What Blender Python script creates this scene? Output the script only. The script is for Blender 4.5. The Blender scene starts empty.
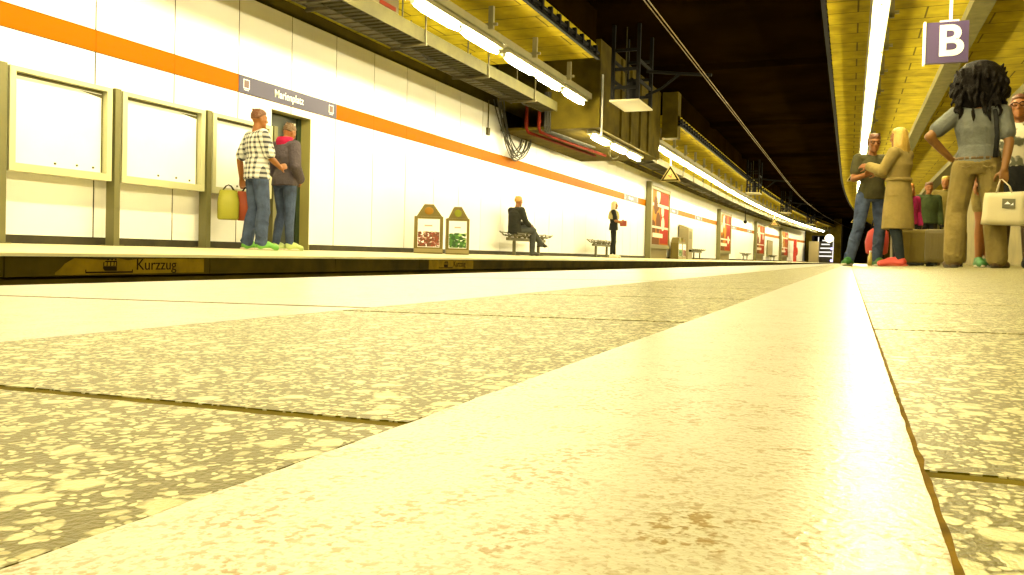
import bpy, bmesh, math, random
from mathutils import Vector, Matrix, noise
random.seed(7)
C = bpy.context.scene.collection
PI = math.pi

# ------------------------------------------------------------------ camera
FPX, RHO, VPU, VPV, PPV, CZ = 830., math.radians(1.4), 850., 263., 272., .0531
_a, _b = VPU - 512, PPV - VPV
_c, _s = math.cos(RHO), math.sin(RHO)
_a, _b = _a*_c - _b*_s, _a*_s + _b*_c
PITCH = math.atan(_b/FPX)
YAW = math.atan(_a/FPX*math.cos(PITCH))
Fw = Vector((-math.sin(YAW)*math.cos(PITCH), math.cos(YAW)*math.cos(PITCH), -math.sin(PITCH)))
R0 = Vector((math.cos(YAW), math.sin(YAW), 0)); U0 = R0.cross(Fw)
Rv = R0*_c + U0*_s; Uv = -R0*_s + U0*_c
cd = bpy.data.cameras.new('camera'); cam = bpy.data.objects.new('camera', cd); C.objects.link(cam)
cd.sensor_width = 36; cd.lens = FPX/1024*36; cd.shift_y = -(287.5 - PPV)/1024
cd.clip_start = .01; cd.clip_end = 400
m = Matrix((Rv, Uv, -Fw)).transposed().to_4x4(); m.translation = (0, 0, CZ)
cam.matrix_world = m
bpy.context.scene.camera = cam

# ------------------------------------------------------------------ track geometry
K, Y0 = .0009, 38.
SL = .0181
XNE, XOE, XW = -.964, -4.06, -7.4            # near edge, opposite edge, opposite wall
def bend(x, y): return x + (K*(y - Y0)**2 if y > Y0 else 0)
def slope(y): return 2*K*(y - Y0) if y > Y0 else 0
def fz(x): return SL*(x - XNE)               # near floor
def oz(x): return .046*(XOE - x)/3.34        # opposite floor
YEND = 95.

# ------------------------------------------------------------------ materials
MATS = {}
def mat(name, col, rough=.6, metal=0, spec=.5, bump=0, bscale=30, var=0, vscale=6, emit=None, estr=0):
    if name in MATS: return MATS[name]
    M = bpy.data.materials.new(name); M.use_nodes = True
    N, L = M.node_tree.nodes, M.node_tree.links
    P = N['Principled BSDF']
    P.inputs['Base Color'].default_value = (*col, 1)
    P.inputs['Roughness'].default_value = rough
    P.inputs['Metallic'].default_value = metal
    P.inputs['Specular IOR Level'].default_value = spec
    tc = N.new('ShaderNodeTexCoord')
    if var:
        n = N.new('ShaderNodeTexNoise'); n.inputs['Scale'].default_value = vscale; n.inputs['Detail'].default_value = 5
        L.new(tc.outputs['Object'], n.inputs['Vector'])
        r = N.new('ShaderNodeMapRange'); r.inputs[1].default_value = .3; r.inputs[2].default_value = .7
        r.inputs[3].default_value = 1 - var; r.inputs[4].default_value = 1 + var
        L.new(n.outputs['Fac'], r.inputs[0])
        mx = N.new('ShaderNodeVectorMath'); mx.operation = 'SCALE'; mx.inputs[0].default_value = col
        L.new(r.outputs[0], mx.inputs['Scale']); L.new(mx.outputs[0], P.inputs['Base Color'])
    if bump:
        n = N.new('ShaderNodeTexNoise'); n.inputs['Scale'].default_value = bscale; n.inputs['Detail'].default_value = 4
        L.new(tc.outputs['Object'], n.inputs['Vector'])
        b = N.new('ShaderNodeBump'); b.inputs['Strength'].default_value = bump; b.inputs['Distance'].default_value = .02
        L.new(n.outputs['Fac'], b.inputs['Height']); L.new(b.outputs[0], P.inputs['Normal'])
    if emit:
        P.inputs['Emission Color'].default_value = (*emit, 1); P.inputs['Emission Strength'].default_value = estr
    MATS[name] = M
    return M

LAMP = (1., .86, .45)
LSTR = 27.
EXPOSURE = 2.6
M_tube = mat('tube_glow', (.9, .9, .8), .4, emit=LAMP, estr=LSTR)
M_gutter = mat('lamp_trunking', (.22, .2, .1), .5, var=.1)
M_refl = mat('lamp_reflector', (.6, .58, .45), .35)
M_panel = mat('enamel_panel', (.78, .78, .80), .28, spec=.5, var=.03, vscale=1)
M_joint = mat('joint_dark', (.006, .005, .001), .9, spec=.02)
M_orange = mat('orange_enamel', (.29, .092, .0003), .45, spec=.02)
M_sign = mat('plum_enamel', (.062, .058, .115), .4, spec=.15)
M_white = mat('white_lettering', (.8, .8, .78), .5)
M_conc = mat('soot_concrete', (.07, .052, .004), .9, spec=.1, bump=.4, bscale=5, var=.35, vscale=2.5)
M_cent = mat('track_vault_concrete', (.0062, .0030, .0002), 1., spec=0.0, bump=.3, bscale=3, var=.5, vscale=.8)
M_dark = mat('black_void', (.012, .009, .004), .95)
M_steel = mat('black_steel', (.004, .0035, .003), .7, spec=.1)
M_tray = mat('galvanised_tray', (.036, .032, .010), .7, spec=.1, var=.2)
M_trayd = mat('dusty_tray', (.05, .04, .010), .7, var=.3)
M_cable = mat('black_cable', (.02, .018, .012), .6)
M_cableg = mat('grey_cable', (.2, .18, .1), .6)
M_red = mat('red_pipe_paint', (.09, .008, .002), .8, spec=.08)
M_post = mat('board_post_metal', (.14, .13, .05), .45, metal=.3)
M_frame = mat('board_frame_metal', (.50, .49, .30), .4, metal=.3)
M_paper = mat('notice_paper', (.82, .82, .82), .6, var=.03, vscale=3)
M_glass_edge = mat('board_inner_edge', (.10, .09, .04), .5)
M_skirt = mat('skirting_dark', (.03, .024, .008), .8, var=.4, vscale=5)
M_pfloor = mat('platform_paving', (.56, .50, .28), .45, var=.15, vscale=3, bump=.05, bscale=80)
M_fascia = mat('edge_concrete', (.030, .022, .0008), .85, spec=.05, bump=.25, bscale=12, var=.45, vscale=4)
M_patch = mat('worn_patch', (.13, .085, .002), .8, spec=.05, bump=.2, bscale=25, var=.3, vscale=9)
M_ink = mat('stencil_ink', (.012, .008, .001), .8, spec=.03)
M_bin = mat('bin_metal', (.13, .098, .018), .4, metal=.3, var=.1)
M_bench = mat('bench_metal', (.10, .09, .045), .4, metal=.4)
M_grout = mat('grout', (.10, .075, .006), .95, spec=.05, var=.3, vscale=60)

def ramp_mix(N, L, fac, a, b):
    mx = N.new('ShaderNodeMix'); mx.data_type = 'RGBA'
    if fac is not None: L.new(fac, mx.inputs[0])
    for k, s in ((6, a), (7, b)):
        if isinstance(s, tuple): mx.inputs[k].default_value = (*s, 1)
        else: L.new(s, mx.inputs[k])
    return mx.outputs[2]

def terrazzo():
    M = bpy.data.materials.new('terrazzo'); M.use_nodes = True
    N, L = M.node_tree.nodes, M.node_tree.links; P = N['Principled BSDF']
    tc = N.new('ShaderNodeTexCoord')
    wn = N.new('ShaderNodeTexNoise'); wn.inputs['Scale'].default_value = 160; wn.inputs['Detail'].default_value = 3
    L.new(tc.outputs['Object'], wn.inputs['Vector'])
    ws = N.new('ShaderNodeVectorMath'); ws.operation = 'SCALE'; ws.inputs['Scale'].default_value = .005
    L.new(wn.outputs['Color'], ws.inputs[0])
    va = N.new('ShaderNodeVectorMath'); va.operation = 'ADD'
    L.new(tc.outputs['Object'], va.inputs[0]); L.new(ws.outputs[0], va.inputs[1])
    fac = None
    for sc, thr, keep in ((100, .38, .26), (250, .43, .34), (560, .46, .50)):
        v = N.new('ShaderNodeTexVoronoi'); v.voronoi_dimensions = '2D'; v.inputs['Scale'].default_value = sc
        L.new(va.outputs[0], v.inputs['Vector'])
        lt = N.new('ShaderNodeMapRange'); lt.inputs[1].default_value = thr; lt.inputs[2].default_value = thr - .13
        L.new(v.outputs['Distance'], lt.inputs[0])
        sp = N.new('ShaderNodeSeparateColor'); L.new(v.outputs['Color'], sp.inputs[0])
        k = N.new('ShaderNodeMath'); k.operation = 'LESS_THAN'; k.inputs[1].default_value = keep
        L.new(sp.outputs[0], k.inputs[0])
        mu = N.new('ShaderNodeMath'); mu.operation = 'MULTIPLY'; L.new(lt.outputs[0], mu.inputs[0]); L.new(k.outputs[0], mu.inputs[1])
        br = N.new('ShaderNodeMapRange'); br.inputs[3].default_value = .55; br.inputs[4].default_value = 1
        L.new(sp.outputs[1], br.inputs[0])
        m2 = N.new('ShaderNodeMath'); m2.operation = 'MULTIPLY'; L.new(mu.outputs[0], m2.inputs[0]); L.new(br.outputs[0], m2.inputs[1])
        if fac is None: fac = m2.outputs[0]
        else:
            mm = N.new('ShaderNodeMath'); mm.operation = 'MAXIMUM'; L.new(fac, mm.inputs[0]); L.new(m2.outputs[0], mm.inputs[1]); fac = mm.outputs[0]
    n = N.new('ShaderNodeTexNoise'); n.inputs['Scale'].default_value = 900; n.inputs['Detail'].default_value = 3
    L.new(tc.outputs['Object'], n.inputs['Vector'])
    base = ramp_mix(N, L, n.outputs['Fac'], (.058, .046, .0004), (.115, .092, .001))
    L.new(ramp_mix(N, L, fac, base, (.46, .425, .23)), P.inputs['Base Color'])
    P.inputs['Roughness'].default_value = .38; P.inputs['Specular IOR Level'].default_value = .13
    b = N.new('ShaderNodeBump'); b.inputs['Strength'].default_value = .5; b.inputs['Distance'].default_value = .0008
    L.new(n.outputs['Fac'], b.inputs['Height']); L.new(b.outputs[0], P.inputs['Normal'])
    return M

def white_stone(name, col, speck):
    M = bpy.data.materials.new(name); M.use_nodes = True
    N, L = M.node_tree.nodes, M.node_tree.links; P = N['Principled BSDF']
    tc = N.new('ShaderNodeTexCoord')
    def nz(s, lo, hi, d=4):
        n = N.new('ShaderNodeTexNoise'); n.inputs['Scale'].default_value = s; n.inputs['Detail'].default_value = d
        L.new(tc.outputs['Object'], n.inputs['Vector'])
        r = N.new('ShaderNodeMapRange'); r.inputs[1].default_value = lo; r.inputs[2].default_value = hi
        L.new(n.outputs['Fac'], r.inputs[0]); return r.outputs[0], n.outputs['Fac']
    f1, raw = nz(620, .52, .60)
    f2, _ = nz(75, .40, .60)
    f3, _ = nz(1100, .54, .62)
    mu = N.new('ShaderNodeMath'); mu.operation = 'MULTIPLY'; L.new(f1, mu.inputs[0]); L.new(f2, mu.inputs[1])
    c = ramp_mix(N, L, mu.outputs[0], col, speck)
    d = N.new('ShaderNodeMath'); d.operation = 'MULTIPLY'; L.new(f3, d.inputs[0]); d.inputs[1].default_value = .5
    c = ramp_mix(N, L, d.outputs[0], c, speck)
    f4, _ = nz(14, .60, .74)
    e = N.new('ShaderNodeMath'); e.operation = 'MULTIPLY'; L.new(f4, e.inputs[0]); e.inputs[1].default_value = .2
    c = ramp_mix(N, L, e.outputs[0], c, speck)
    L.new(c, P.inputs['Base Color'])
    P.inputs['Roughness'].default_value = .30; P.inputs['Specular IOR Level'].default_value = .22
    b = N.new('ShaderNodeBump'); b.inputs['Strength'].default_value = .22; b.inputs['Distance'].default_value = .0008
    L.new(raw, b.inputs['Height']); L.new(b.outputs[0], P.inputs['Normal'])
    return M
M_terr = terrazzo()
M_guide = white_stone('guide_strip_stone', (.35, .325, .235), (.17, .105, .006))
M_edge = white_stone('edge_slab_stone', (.36, .35, .31), (.22, .15, .03))

def shutter_concrete():
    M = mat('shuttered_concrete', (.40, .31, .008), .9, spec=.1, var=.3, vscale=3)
    N, L = M.node_tree.nodes, M.node_tree.links; P = N['Principled BSDF']
    tc = [n for n in N if n.type == 'TEX_COORD'][0]
    w = N.new('ShaderNodeTexBrick'); w.inputs['Scale'].default_value = 1.0
    w.inputs['Brick Width'].default_value = 1.9; w.inputs['Row Height'].default_value = .62; w.inputs['Mortar Size'].default_value = .014
    w.inputs['Color1'].default_value = (1, 1, 1, 1); w.inputs['Color2'].default_value = (.85, .85, .85, 1); w.inputs['Mortar'].default_value = (.3, .3, .3, 1)
    L.new(tc.outputs['Object'], w.inputs['Vector'])
    src = P.inputs['Base Color'].links[0].from_socket
    mx = N.new('ShaderNodeVectorMath'); mx.operation = 'MULTIPLY'
    L.new(src, mx.inputs[0]); L.new(w.outputs['Color'], mx.inputs[1]); L.new(mx.outputs[0], P.inputs['Base Color'])
    return M
M_shut = shutter_concrete()

def stripes_check():
    M = bpy.data.materials.new('checked_cotton'); M.use_nodes = True
    N, L = M.node_tree.nodes, M.node_tree.links; P = N['Principled BSDF']
    tc = N.new('ShaderNodeTexCoord'); sp = N.new('ShaderNodeSeparateXYZ'); L.new(tc.outputs['Object'], sp.inputs[0])
    outs = []
    for ax, s in ((0, 16.), (2, 16.)):
        a = N.new('ShaderNodeMath'); a.operation = 'MULTIPLY'; a.inputs[1].default_value = s; L.new(sp.outputs[ax], a.inputs[0])
        f = N.new('ShaderNodeMath'); f.operation = 'FRACT'; L.new(a.outputs[0], f.inputs[0])
        g = N.new('ShaderNodeMath'); g.operation = 'LESS_THAN'; g.inputs[1].default_value = .45; L.new(f.outputs[0], g.inputs[0]); outs.append(g)
    ad = N.new('ShaderNodeMath'); ad.operation = 'ADD'; L.new(outs[0].outputs[0], ad.inputs[0]); L.new(outs[1].outputs[0], ad.inputs[1])
    h = N.new('ShaderNodeMath'); h.operation = 'MULTIPLY'; h.inputs[1].default_value = .5; L.new(ad.outputs[0], h.inputs[0])
    L.new(ramp_mix(N, L, h.outputs[0], (.6, .6, .58), (.035, .035, .05)), P.inputs['Base Color'])
    P.inputs['Roughness'].default_value = .85
    return M
M_check = stripes_check()

# ------------------------------------------------------------------ mesh helpers
def box(bm, x0, x1, y0, y1, z0, z1, mi=0):
    vs = [bm.verts.new(p) for p in ((x0,y0,z0),(x1,y0,z0),(x1,y1,z0),(x0,y1,z0),(x0,y0,z1),(x1,y0,z1),(x1,y1,z1),(x0,y1,z1))]
    for f in ((0,3,2,1),(4,5,6,7),(0,1,5,4),(1,2,6,5),(2,3,7,6),(3,0,4,7)):
        bm.faces.new([vs[i] for i in f]).material_index = mi
    return vs
def prism(bm, pts, d, mi=0):
    """closed polygon pts (3d) pushed along vector d"""
    d = Vector(d); a = [bm.verts.new(p) for p in pts]; b = [bm.verts.new(Vector(p) + d) for p in pts]
    n = len(pts)
    fs = [bm.faces.new(a), bm.faces.new(b[::-1])]
    for i in range(n): fs.append(bm.faces.new((a[i], b[i], b[(i+1) % n], a[(i+1) % n])))
    for f in fs: f.material_index = mi
    return fs
def yset(y0, y1, step=4.):
    if y1 <= Y0: return [y0, y1]
    r = [y0]; y = max(y0, Y0)
    if y > y0: r.append(y)
    while y < y1 - .01:
        y = min(y + step, y1); r.append(y)
    return r
def ext(bm, prof, y0, y1, mi=0, step=4.):
    """closed profile [(x,z)] extruded along the bending track"""
    ys = yset(y0, y1, step); rings = [[bm.verts.new((bend(x, y), y, z)) for x, z in prof] for y in ys]
    n = len(prof)
    bm.faces.new(rings[0]).material_index = mi; bm.faces.new(rings[-1][::-1]).material_index = mi
    for a, b in zip(rings, rings[1:]):
        for i in range(n):
            bm.faces.new((a[i], b[i], b[(i+1) % n], a[(i+1) % n])).material_index = mi
def rect(x0, x1, z0, z1): return [(x0,z0),(x1,z0),(x1,z1),(x0,z1)]
def tube(bm, pts, rad, seg=8, mi=0, caps=True, ratio=1., wax=None):
    """swept tube with per-point radii; ratio squashes across wax"""
    pts = [Vector(p) for p in pts]
    if not hasattr(rad, '__len__'): rad = [rad]*len(pts)
    rings = []; nrm = None
    for i, p in enumerate(pts):
        t = (pts[min(i+1, len(pts)-1)] - pts[max(i-1, 0)]).normalized()
        if nrm is None:
            ref = Vector(wax) if wax is not None else (Vector((0,0,1)) if abs(t.z) < .9 else Vector((1,0,0)))
            nrm = (ref - t*ref.dot(t)).normalized()
        else: nrm = (nrm - t*nrm.dot(t)).normalized()
        bn = t.cross(nrm)
        rings.append([bm.verts.new(p + nrm*math.cos(2*PI*k/seg)*rad[i] + bn*math.sin(2*PI*k/seg)*rad[i]*ratio) for k in range(seg)])
    for a, b in zip(rings, rings[1:]):
        for k in range(seg): bm.faces.new((a[k], a[(k+1) % seg], b[(k+1) % seg], b[k])).material_index = mi
    if caps:
        bm.faces.new(rings[0][::-1]).material_index = mi; bm.faces.new(rings[-1]).material_index = mi
def ball(bm, c, r, sc=(1,1,1), seg=12, mi=0, rot=None):
    M = Matrix.Translation(c) @ (rot.to_4x4() if rot else Matrix()) @ Matrix.Diagonal((r*sc[0], r*sc[1], r*sc[2], 1))
    res = bmesh.ops.create_uvsphere(bm, u_segments=seg, v_segments=max(6, seg//2+2), radius=1, matrix=M)
    for v in res['verts']:
        for f in v.link_faces: f.material_index = mi
def link(name, bm, mats, parent=None, smooth=False, bev=0):
    bmesh.ops.recalc_face_normals(bm, faces=bm.faces)
    if bev:
        es = [e for e in bm.edges if len(e.link_faces) == 2 and e.calc_face_angle(0) > .6]
        bmesh.ops.bevel(bm, geom=es, offset=bev, segments=2, affect='EDGES', profile=.6, clamp_overlap=True)
    me = bpy.data.meshes.new(name); bm.to_mesh(me); bm.free()
    for mm in (mats if isinstance(mats, (list, tuple)) else [mats]): me.materials.append(mm)
    if smooth:
        for p in me.polygons: p.use_smooth = True
    o = bpy.data.objects.new(name, me); C.objects.link(o)
    if parent: o.parent = parent
    return o
def tag(o, label, cat, group=None):
    o['label'] = label; o['category'] = cat
    if group: o['group'] = group
    return o
def struct(o): o['kind'] = 'structure'; return o
def empty(name, loc, rz, label, cat, group=None):
    o = bpy.data.objects.new(name, None); o.empty_display_size = .1; C.objects.link(o)
    o.location = loc; o.rotation_euler = (0, 0, rz); return tag(o, label, cat, group)
def dup(root, loc, rz, label, group=None):
    r = root.copy(); C.objects.link(r); r.location = loc; r.rotation_euler = (0, 0, rz); r['label'] = label
    if group: r['group'] = group
    for ch in list(root.children):
        c = ch.copy(); C.objects.link(c); c.parent = r
        for g in list(ch.children):
            d = g.copy(); C.objects.link(d); d.parent = c
    return r
def B(): return bmesh.new()
def plate(bm, poly, mi, f, h=.002):
    """flat polygon poly [(a,b)] mapped by f(a,b,c) with thickness h"""
    a = [bm.verts.new(f(x, y, 0)) for x, y in poly]; b = [bm.verts.new(f(x, y, h)) for x, y in poly]
    n = len(poly); fs = [bm.faces.new(a[::-1]), bm.faces.new(b)]
    for i in range(n): fs.append(bm.faces.new((a[i], a[(i+1) % n], b[(i+1) % n], b[i])))
    for q in fs: q.material_index = mi
def text_mesh(s, size, extr=.002, sx=1., align='CENTER', bold=0):
    cu = bpy.data.curves.new('t', 'FONT'); cu.body = s; cu.size = size; cu.extrude = extr; cu.align_x = align; cu.align_y = 'CENTER'; cu.offset = bold
    o = bpy.data.objects.new('t', cu); C.objects.link(o)
    dg = bpy.context.evaluated_depsgraph_get(); me = bpy.data.meshes.new_from_object(o.evaluated_get(dg))
    bpy.data.objects.remove(o); bpy.data.curves.remove(cu)
    for v in me.vertices: v.co.x *= sx
    return me
def text(name, s, size, mtx, material, parent=None, extr=.002, sx=1., bold=0):
    me = text_mesh(s, size, extr, sx, 'CENTER', bold); me.transform(mtx); me.materials.clear(); me.materials.append(material)
    me.name = name
    o = bpy.data.objects.new(name, me); C.objects.link(o)
    if parent: o.parent = parent
    return o
# wall-facing frame: text x runs along -? viewed from +x the reader sees +y to the right
def wallmtx(x, y, z): return Matrix(((0,0,1,x),(1,0,0,y),(0,1,0,z),(0,0,0,1)))

ORD = ['first','second','third','fourth','fifth','sixth','seventh','eighth','ninth','tenth','eleventh','twelfth','thirteenth','fourteenth','fifteenth','sixteenth','seventeenth','eighteenth','nineteenth','twentieth']
def nth(i):
    if i < 20: return ORD[i]
    t, u = divmod(i + 1, 10); tens = {2:'twent',3:'thirt',4:'fort'}[t]
    return tens + 'ieth' if u == 0 else tens + 'y-' + ORD[u-1]

# ------------------------------------------------------------------ near platform
def rough_slab(bm, x0, x1, y0, y1, mi=0, amp=.0004, th=.02, seed=0):
    def edge(p, q):
        out = []; p, q = Vector(p), Vector(q); L_ = (q - p).length; t = 0
        while t < L_:
            pt = p + (q - p)*(t/L_); d = max(.06, math.hypot(pt.x, pt.y))
            out.append(pt); t += min(.3, max(.002, d*.012))
        return out
    loop = edge((x0,y0),(x1,y0)) + edge((x1,y0),(x1,y1)) + edge((x1,y1),(x0,y1)) + edge((x0,y1),(x0,y0))
    top = []
    for p in loop:
        n1 = noise.noise((p.x*220 + seed, p.y*220, 0)) + .8*noise.noise((p.x*60, p.y*60 + seed, 3))
        n2 = noise.noise((p.x*220, p.y*220 + seed, 9)) + .8*noise.noise((p.x*60 + seed, p.y*60, 5))
        x, y = p.x + amp*n1, p.y + amp*n2
        top.append((x, y, fz(x)))
    a = [bm.verts.new(p) for p in top]; b = [bm.verts.new((p[0], p[1], p[2]-th)) for p in top]
    bm.faces.new(a).material_index = mi
    n = len(a)
    for i in range(n): bm.faces.new((a[i], b[i], b[(i+1) % n], a[(i+1) % n])).material_index = mi
G = .0045
XS0, XS1, XE = -.0885, .0127, -.3270
ys = [-.95, -.509] + [.157 + .333*i for i in range(0, 25)]
bm = B()
for y0, y1 in zip(ys, ys[1:]):
    rough_slab(bm, XE + .0003, XS0 - .0001, y0 + G*.6, y1 - G*.6, seed=y0)
    xr = [XS1 + .0001, .345, .68, 1.2, 2.0, 3.0]
    for xa, xb in zip(xr, xr[1:]):
        if xa > .6 and y0 < .1: continue
        rough_slab(bm, xa + (.0006 if xa > .1 else 0), xb - .0006, y0 + G*.6, y1 - G*.6, seed=xa + y0*3)
yl = ys[-1]
for xa, xb in ((XE + .0006, XS0 - .0005), (XS1 + .0004, 3.0)):
    ext(bm, [(xa, fz(xa)), (xb, fz(xb)), (xb, fz(xb) - .02), (xa, fz(xa) - .02)], yl, YEND + 12)
ext(bm, [(3.0, fz(3.0)), (5.2, fz(5.2)), (5.2, fz(5.2) - .02), (3.0, fz(3.0) - .02)], -1, YEND + 12)
o = struct(link('floor', bm, M_terr))
bm = B()
rough_slab(bm, XS0 + .0001, XS1 + .0003, -.6, 8.0, amp=.0004, seed=4)
ext(bm, [(XS0, fz(XS0)), (XS1, fz(XS1)), (XS1, fz(XS1) - .02), (XS0, fz(XS0) - .02)], 8.001, YEND + 12)
struct(link('trim_1', bm, M_guide))
bm = B(); y = -.5; L0, R0_ = [], []
while y < 7:
    L0.append((XS1 - .0004 + .0004*noise.noise((y*90, 1, 0)), y)); R0_.append((XS1 + .0006 + .0005*noise.noise((y*110, 5, 0)), y)); y += max(.003, abs(y)*.02)
lv = [bm.verts.new((a, b, fz(a) + .00012)) for a, b in L0]; rv = [bm.verts.new((a, b, fz(a) + .00012)) for a, b in R0_]
for i in range(len(lv) - 1): bm.faces.new((lv[i], rv[i], rv[i+1], lv[i+1]))
struct(link('trim_4', bm, mat('joint_brown', (.115, .068, .006), .9, spec=.05, var=.4, vscale=200)))
bm = B()
ye = [-.6, .526] + [.526 + 1.0*i for i in range(1, 9)]
for y0, y1 in zip(ye, ye[1:]): rough_slab(bm, XNE, XE - .0006, y0 + .005, y1 - .005, seed=y0*7, amp=.0008)
ext(bm, [(XNE, fz(XNE)), (XE - .0006, fz(XE)), (XE - .0006, fz(XE) - .02), (XNE, fz(XNE) - .02)], ye[-1], YEND + 12)
struct(link('trim_2', bm, M_edge))
bm = B()
ext(bm, [(XNE + .01, fz(XNE) - .00018), (5.2, fz(5.2) - .00018), (5.2, -1.1), (XNE + .25, -1.1), (XNE + .25, -.18), (XNE + .01, -.18)], -1.2, YEND + 12)
struct(link('platform_base', bm, M_grout))

# ------------------------------------------------------------------ opposite platform
bm = B()
ext(bm, [(XOE + .0, 0), (XOE, -.018), (XW - .9, -.018 + oz(XW)), (XW - .9, oz(XW)), (XW, oz(XW))], -6, YEND)
struct(link('floor_opposite', bm, M_pfloor))
bm = B()
yy = -6.; i = 0
while yy < YEND:
    y2 = min(yy + 1.5, YEND)
    ext(bm, [(XOE - .012, -.019), (XOE - .012, -.128), (XOE - .30, -.128), (XOE - .30, -.019)], yy + .004, y2 - .004); yy = y2
ext(bm, [(XOE - .02, -.02), (XOE - .02, -.12), (XOE - .29, -.12), (XOE - .29, -.02)], -6, YEND)
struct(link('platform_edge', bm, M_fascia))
bm = B()
ext(bm, [(XOE - .035, -.134), (XOE - .035, -1.1), (XOE - .4, -1.1), (XOE - .4, -.134)], -6, YEND)
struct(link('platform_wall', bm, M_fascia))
bm = B()
ext(bm, [(XOE - .4, -1.05), (XNE + .3, -1.05), (XNE + .3, -1.2), (XOE - .4, -1.2)], -6, YEND + 14)
struct(link('floor_trackbed', bm, mat('trackbed', (.05, .04, .02), .95, bump=.6, bscale=20, var=.4, vscale=10)))
for x in (-3.23, -1.79):
    bm = B()
    ext(bm, [(x-.07,-1.045),(x+.07,-1.045),(x+.07,-1.03),(x+.012,-1.01),(x+.012,-.93),(x+.036,-.92),(x+.036,-.885),(x-.036,-.885),(x-.036,-.92),(x-.012,-.93),(x-.012,-1.01),(x-.07,-1.03)], -6, YEND + 14)
    tag(link('track_rail', bm, mat('rail_steel', (.2,.17,.1), .3, metal=.8)), 'steel running rail in the track trough beside the ' + ('opposite' if x < -2.5 else 'near') + ' platform', 'rail')

# painted short-train signs on the platform edge
def edge_sign(ya, yb, z0, z1, cy, label, k, irregular):
    xx = XOE - .0115
    e = empty('painted_edge_sign', (0, 0, 0), 0, label, 'sign', None)
    f = lambda a, b, c: (xx + c, a, b)
    bm = B()
    if irregular:
        pts = [(ya, z0), (yb, z0 + .005), (yb, z1)]
        n = 14
        for i in range(n):
            t = i/n; pts.append((yb + (ya + .14 - yb)*t, z1 - .014*abs(math.sin(i*1.9))*(1 if t > .5 else .35)))
        pts += [(ya + .12, z1 - .004), (ya + .06, z1 - .035), (ya + .035, z1 - .06), (ya + .0, z1 - .085)]
    else: pts = [(ya, z0), (yb, z0), (yb, z1), (ya, z1)]
    plate(bm, pts, 0, f, .0015); link('paint_patch', bm, M_patch, e)
    s = k; f2 = lambda a, b, c: (xx + .0015 + c, cy + a*s, (z0+z1)/2 + b*s)
    bm = B()
    plate(bm, [(-.17,-.041),(.17,-.041),(.17,-.031),(-.17,-.031)], 0, f2)
    plate(bm, [(-.17,-.031),(-.165,-.031),(-.165,-.02),(-.17,-.02)], 0, f2)
    plate(bm, [(.165,-.031),(.17,-.031),(.17,-.02),(.165,-.02)], 0, f2)
    plate(bm, [(-.035,-.028),(.05,-.028),(.05,-.002),(-.048,-.002),(-.048,-.014)], 0, f2)
    plate(bm, [(-.048,-.001),(.05,-.001),(.05,.002),(-.047,.002)], 0, f2)
    for q in (-.044, -.02, .005, .03, .048): plate(bm, [(q-.003,.002),(q+.002,.002),(q+.004,.024),(q-.001,.024)], 0, f2)
    plate(bm, [(-.038,.024),(.05,.024),(.05,.032),(-.03,.032)], 0, f2)
    for q in (-.02, .01, .035): plate(bm, [(q,.035),(q+.012,.035),(q+.012,.044),(q,.044)], 0, f2)
    link('train_pictogram', bm, M_ink, e)
    text('lettering', 'Kurzzug', .098*s, wallmtx(xx + .0025, cy + .36*s, (z0+z1)/2 + .006), M_ink, e, .001, 1.02)
edge_sign(3.30, 4.44, -.122, -.024, 3.665, 'worn yellow paint patch with short-train pictogram and large Kurzzug lettering', 1., True)
edge_sign(7.70, 8.80, -.122, -.024, 8.09, 'smaller faded Kurzzug sign on the platform edge below the food posters', .95, False)

# ------------------------------------------------------------------ opposite wall
PP, PO = 1.097, 6.445
DY0, DY1, DZ = 9.31, 10.205, 1.972
bm = B()
ext(bm, rect(XW - .9, XW - .007, -.02, 3.34), -6, DY0 - .12, 1)
ext(bm, rect(XW - .9, XW - .007, DZ + .02, 3.34), DY0 - .12, DY1 + .12, 1)
ext(bm, rect(XW - .9, XW - .007, -.02, 3.34), DY1 + .12, YEND, 1)
ext(bm, rect(XW - .9, XW - .7, -.02, DZ + .02), DY0 - .12, DY1 + .12, 1)
yy = PO - 12*PP
ZT, ZS0, ZS1 = 3.335, 2.078, 2.298
while yy < YEND - 1:
    y2 = yy + PP; a, b = yy + .009, y2 - .009
    top = 2.84 if 17.0 < yy < 22.3 else ZT
    ext(bm, rect(XW - .0065, XW, ZS1 + .009, top), a, b, 0, 1.2)
    if y2 < DY0 or yy > DY1: ext(bm, rect(XW - .0065, XW, .13, ZS0 - .009), a, b, 0, 1.2)
    else:
        if yy < DY0: ext(bm, rect(XW - .0065, XW, .13, DZ), a, min(b, DY0), 0); ext(bm, rect(XW - .0065, XW, DZ, ZS0 - .009), a, b, 0)
        else:
            ext(bm, rect(XW - .0065, XW, DZ, ZS0 - .009), a, b, 0)
            if y2 > DY1: ext(bm, rect(XW - .0065, XW, .13, DZ), max(a, DY1), b, 0)
    yy = y2
struct(link('wall_left', bm, [M_panel, M_joint]))
bm = B()
yy = PO - 12*PP
while yy < YEND - 1:
    y2 = yy + PP
    ext(bm, rect(XW - .0062, XW + .004, ZS0, ZS1), yy + .002, y2 - .002, 0, 1.2); yy = y2
struct(link('trim_3', bm, M_orange))
bm = B()
for a, b in ((-6, DY0 - .02), (DY1 + .02, YEND)): ext(bm, rect(XW - .0065, XW + .004, .03, .128), a, b)
struct(link('baseboard_left', bm, M_skirt))

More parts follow.
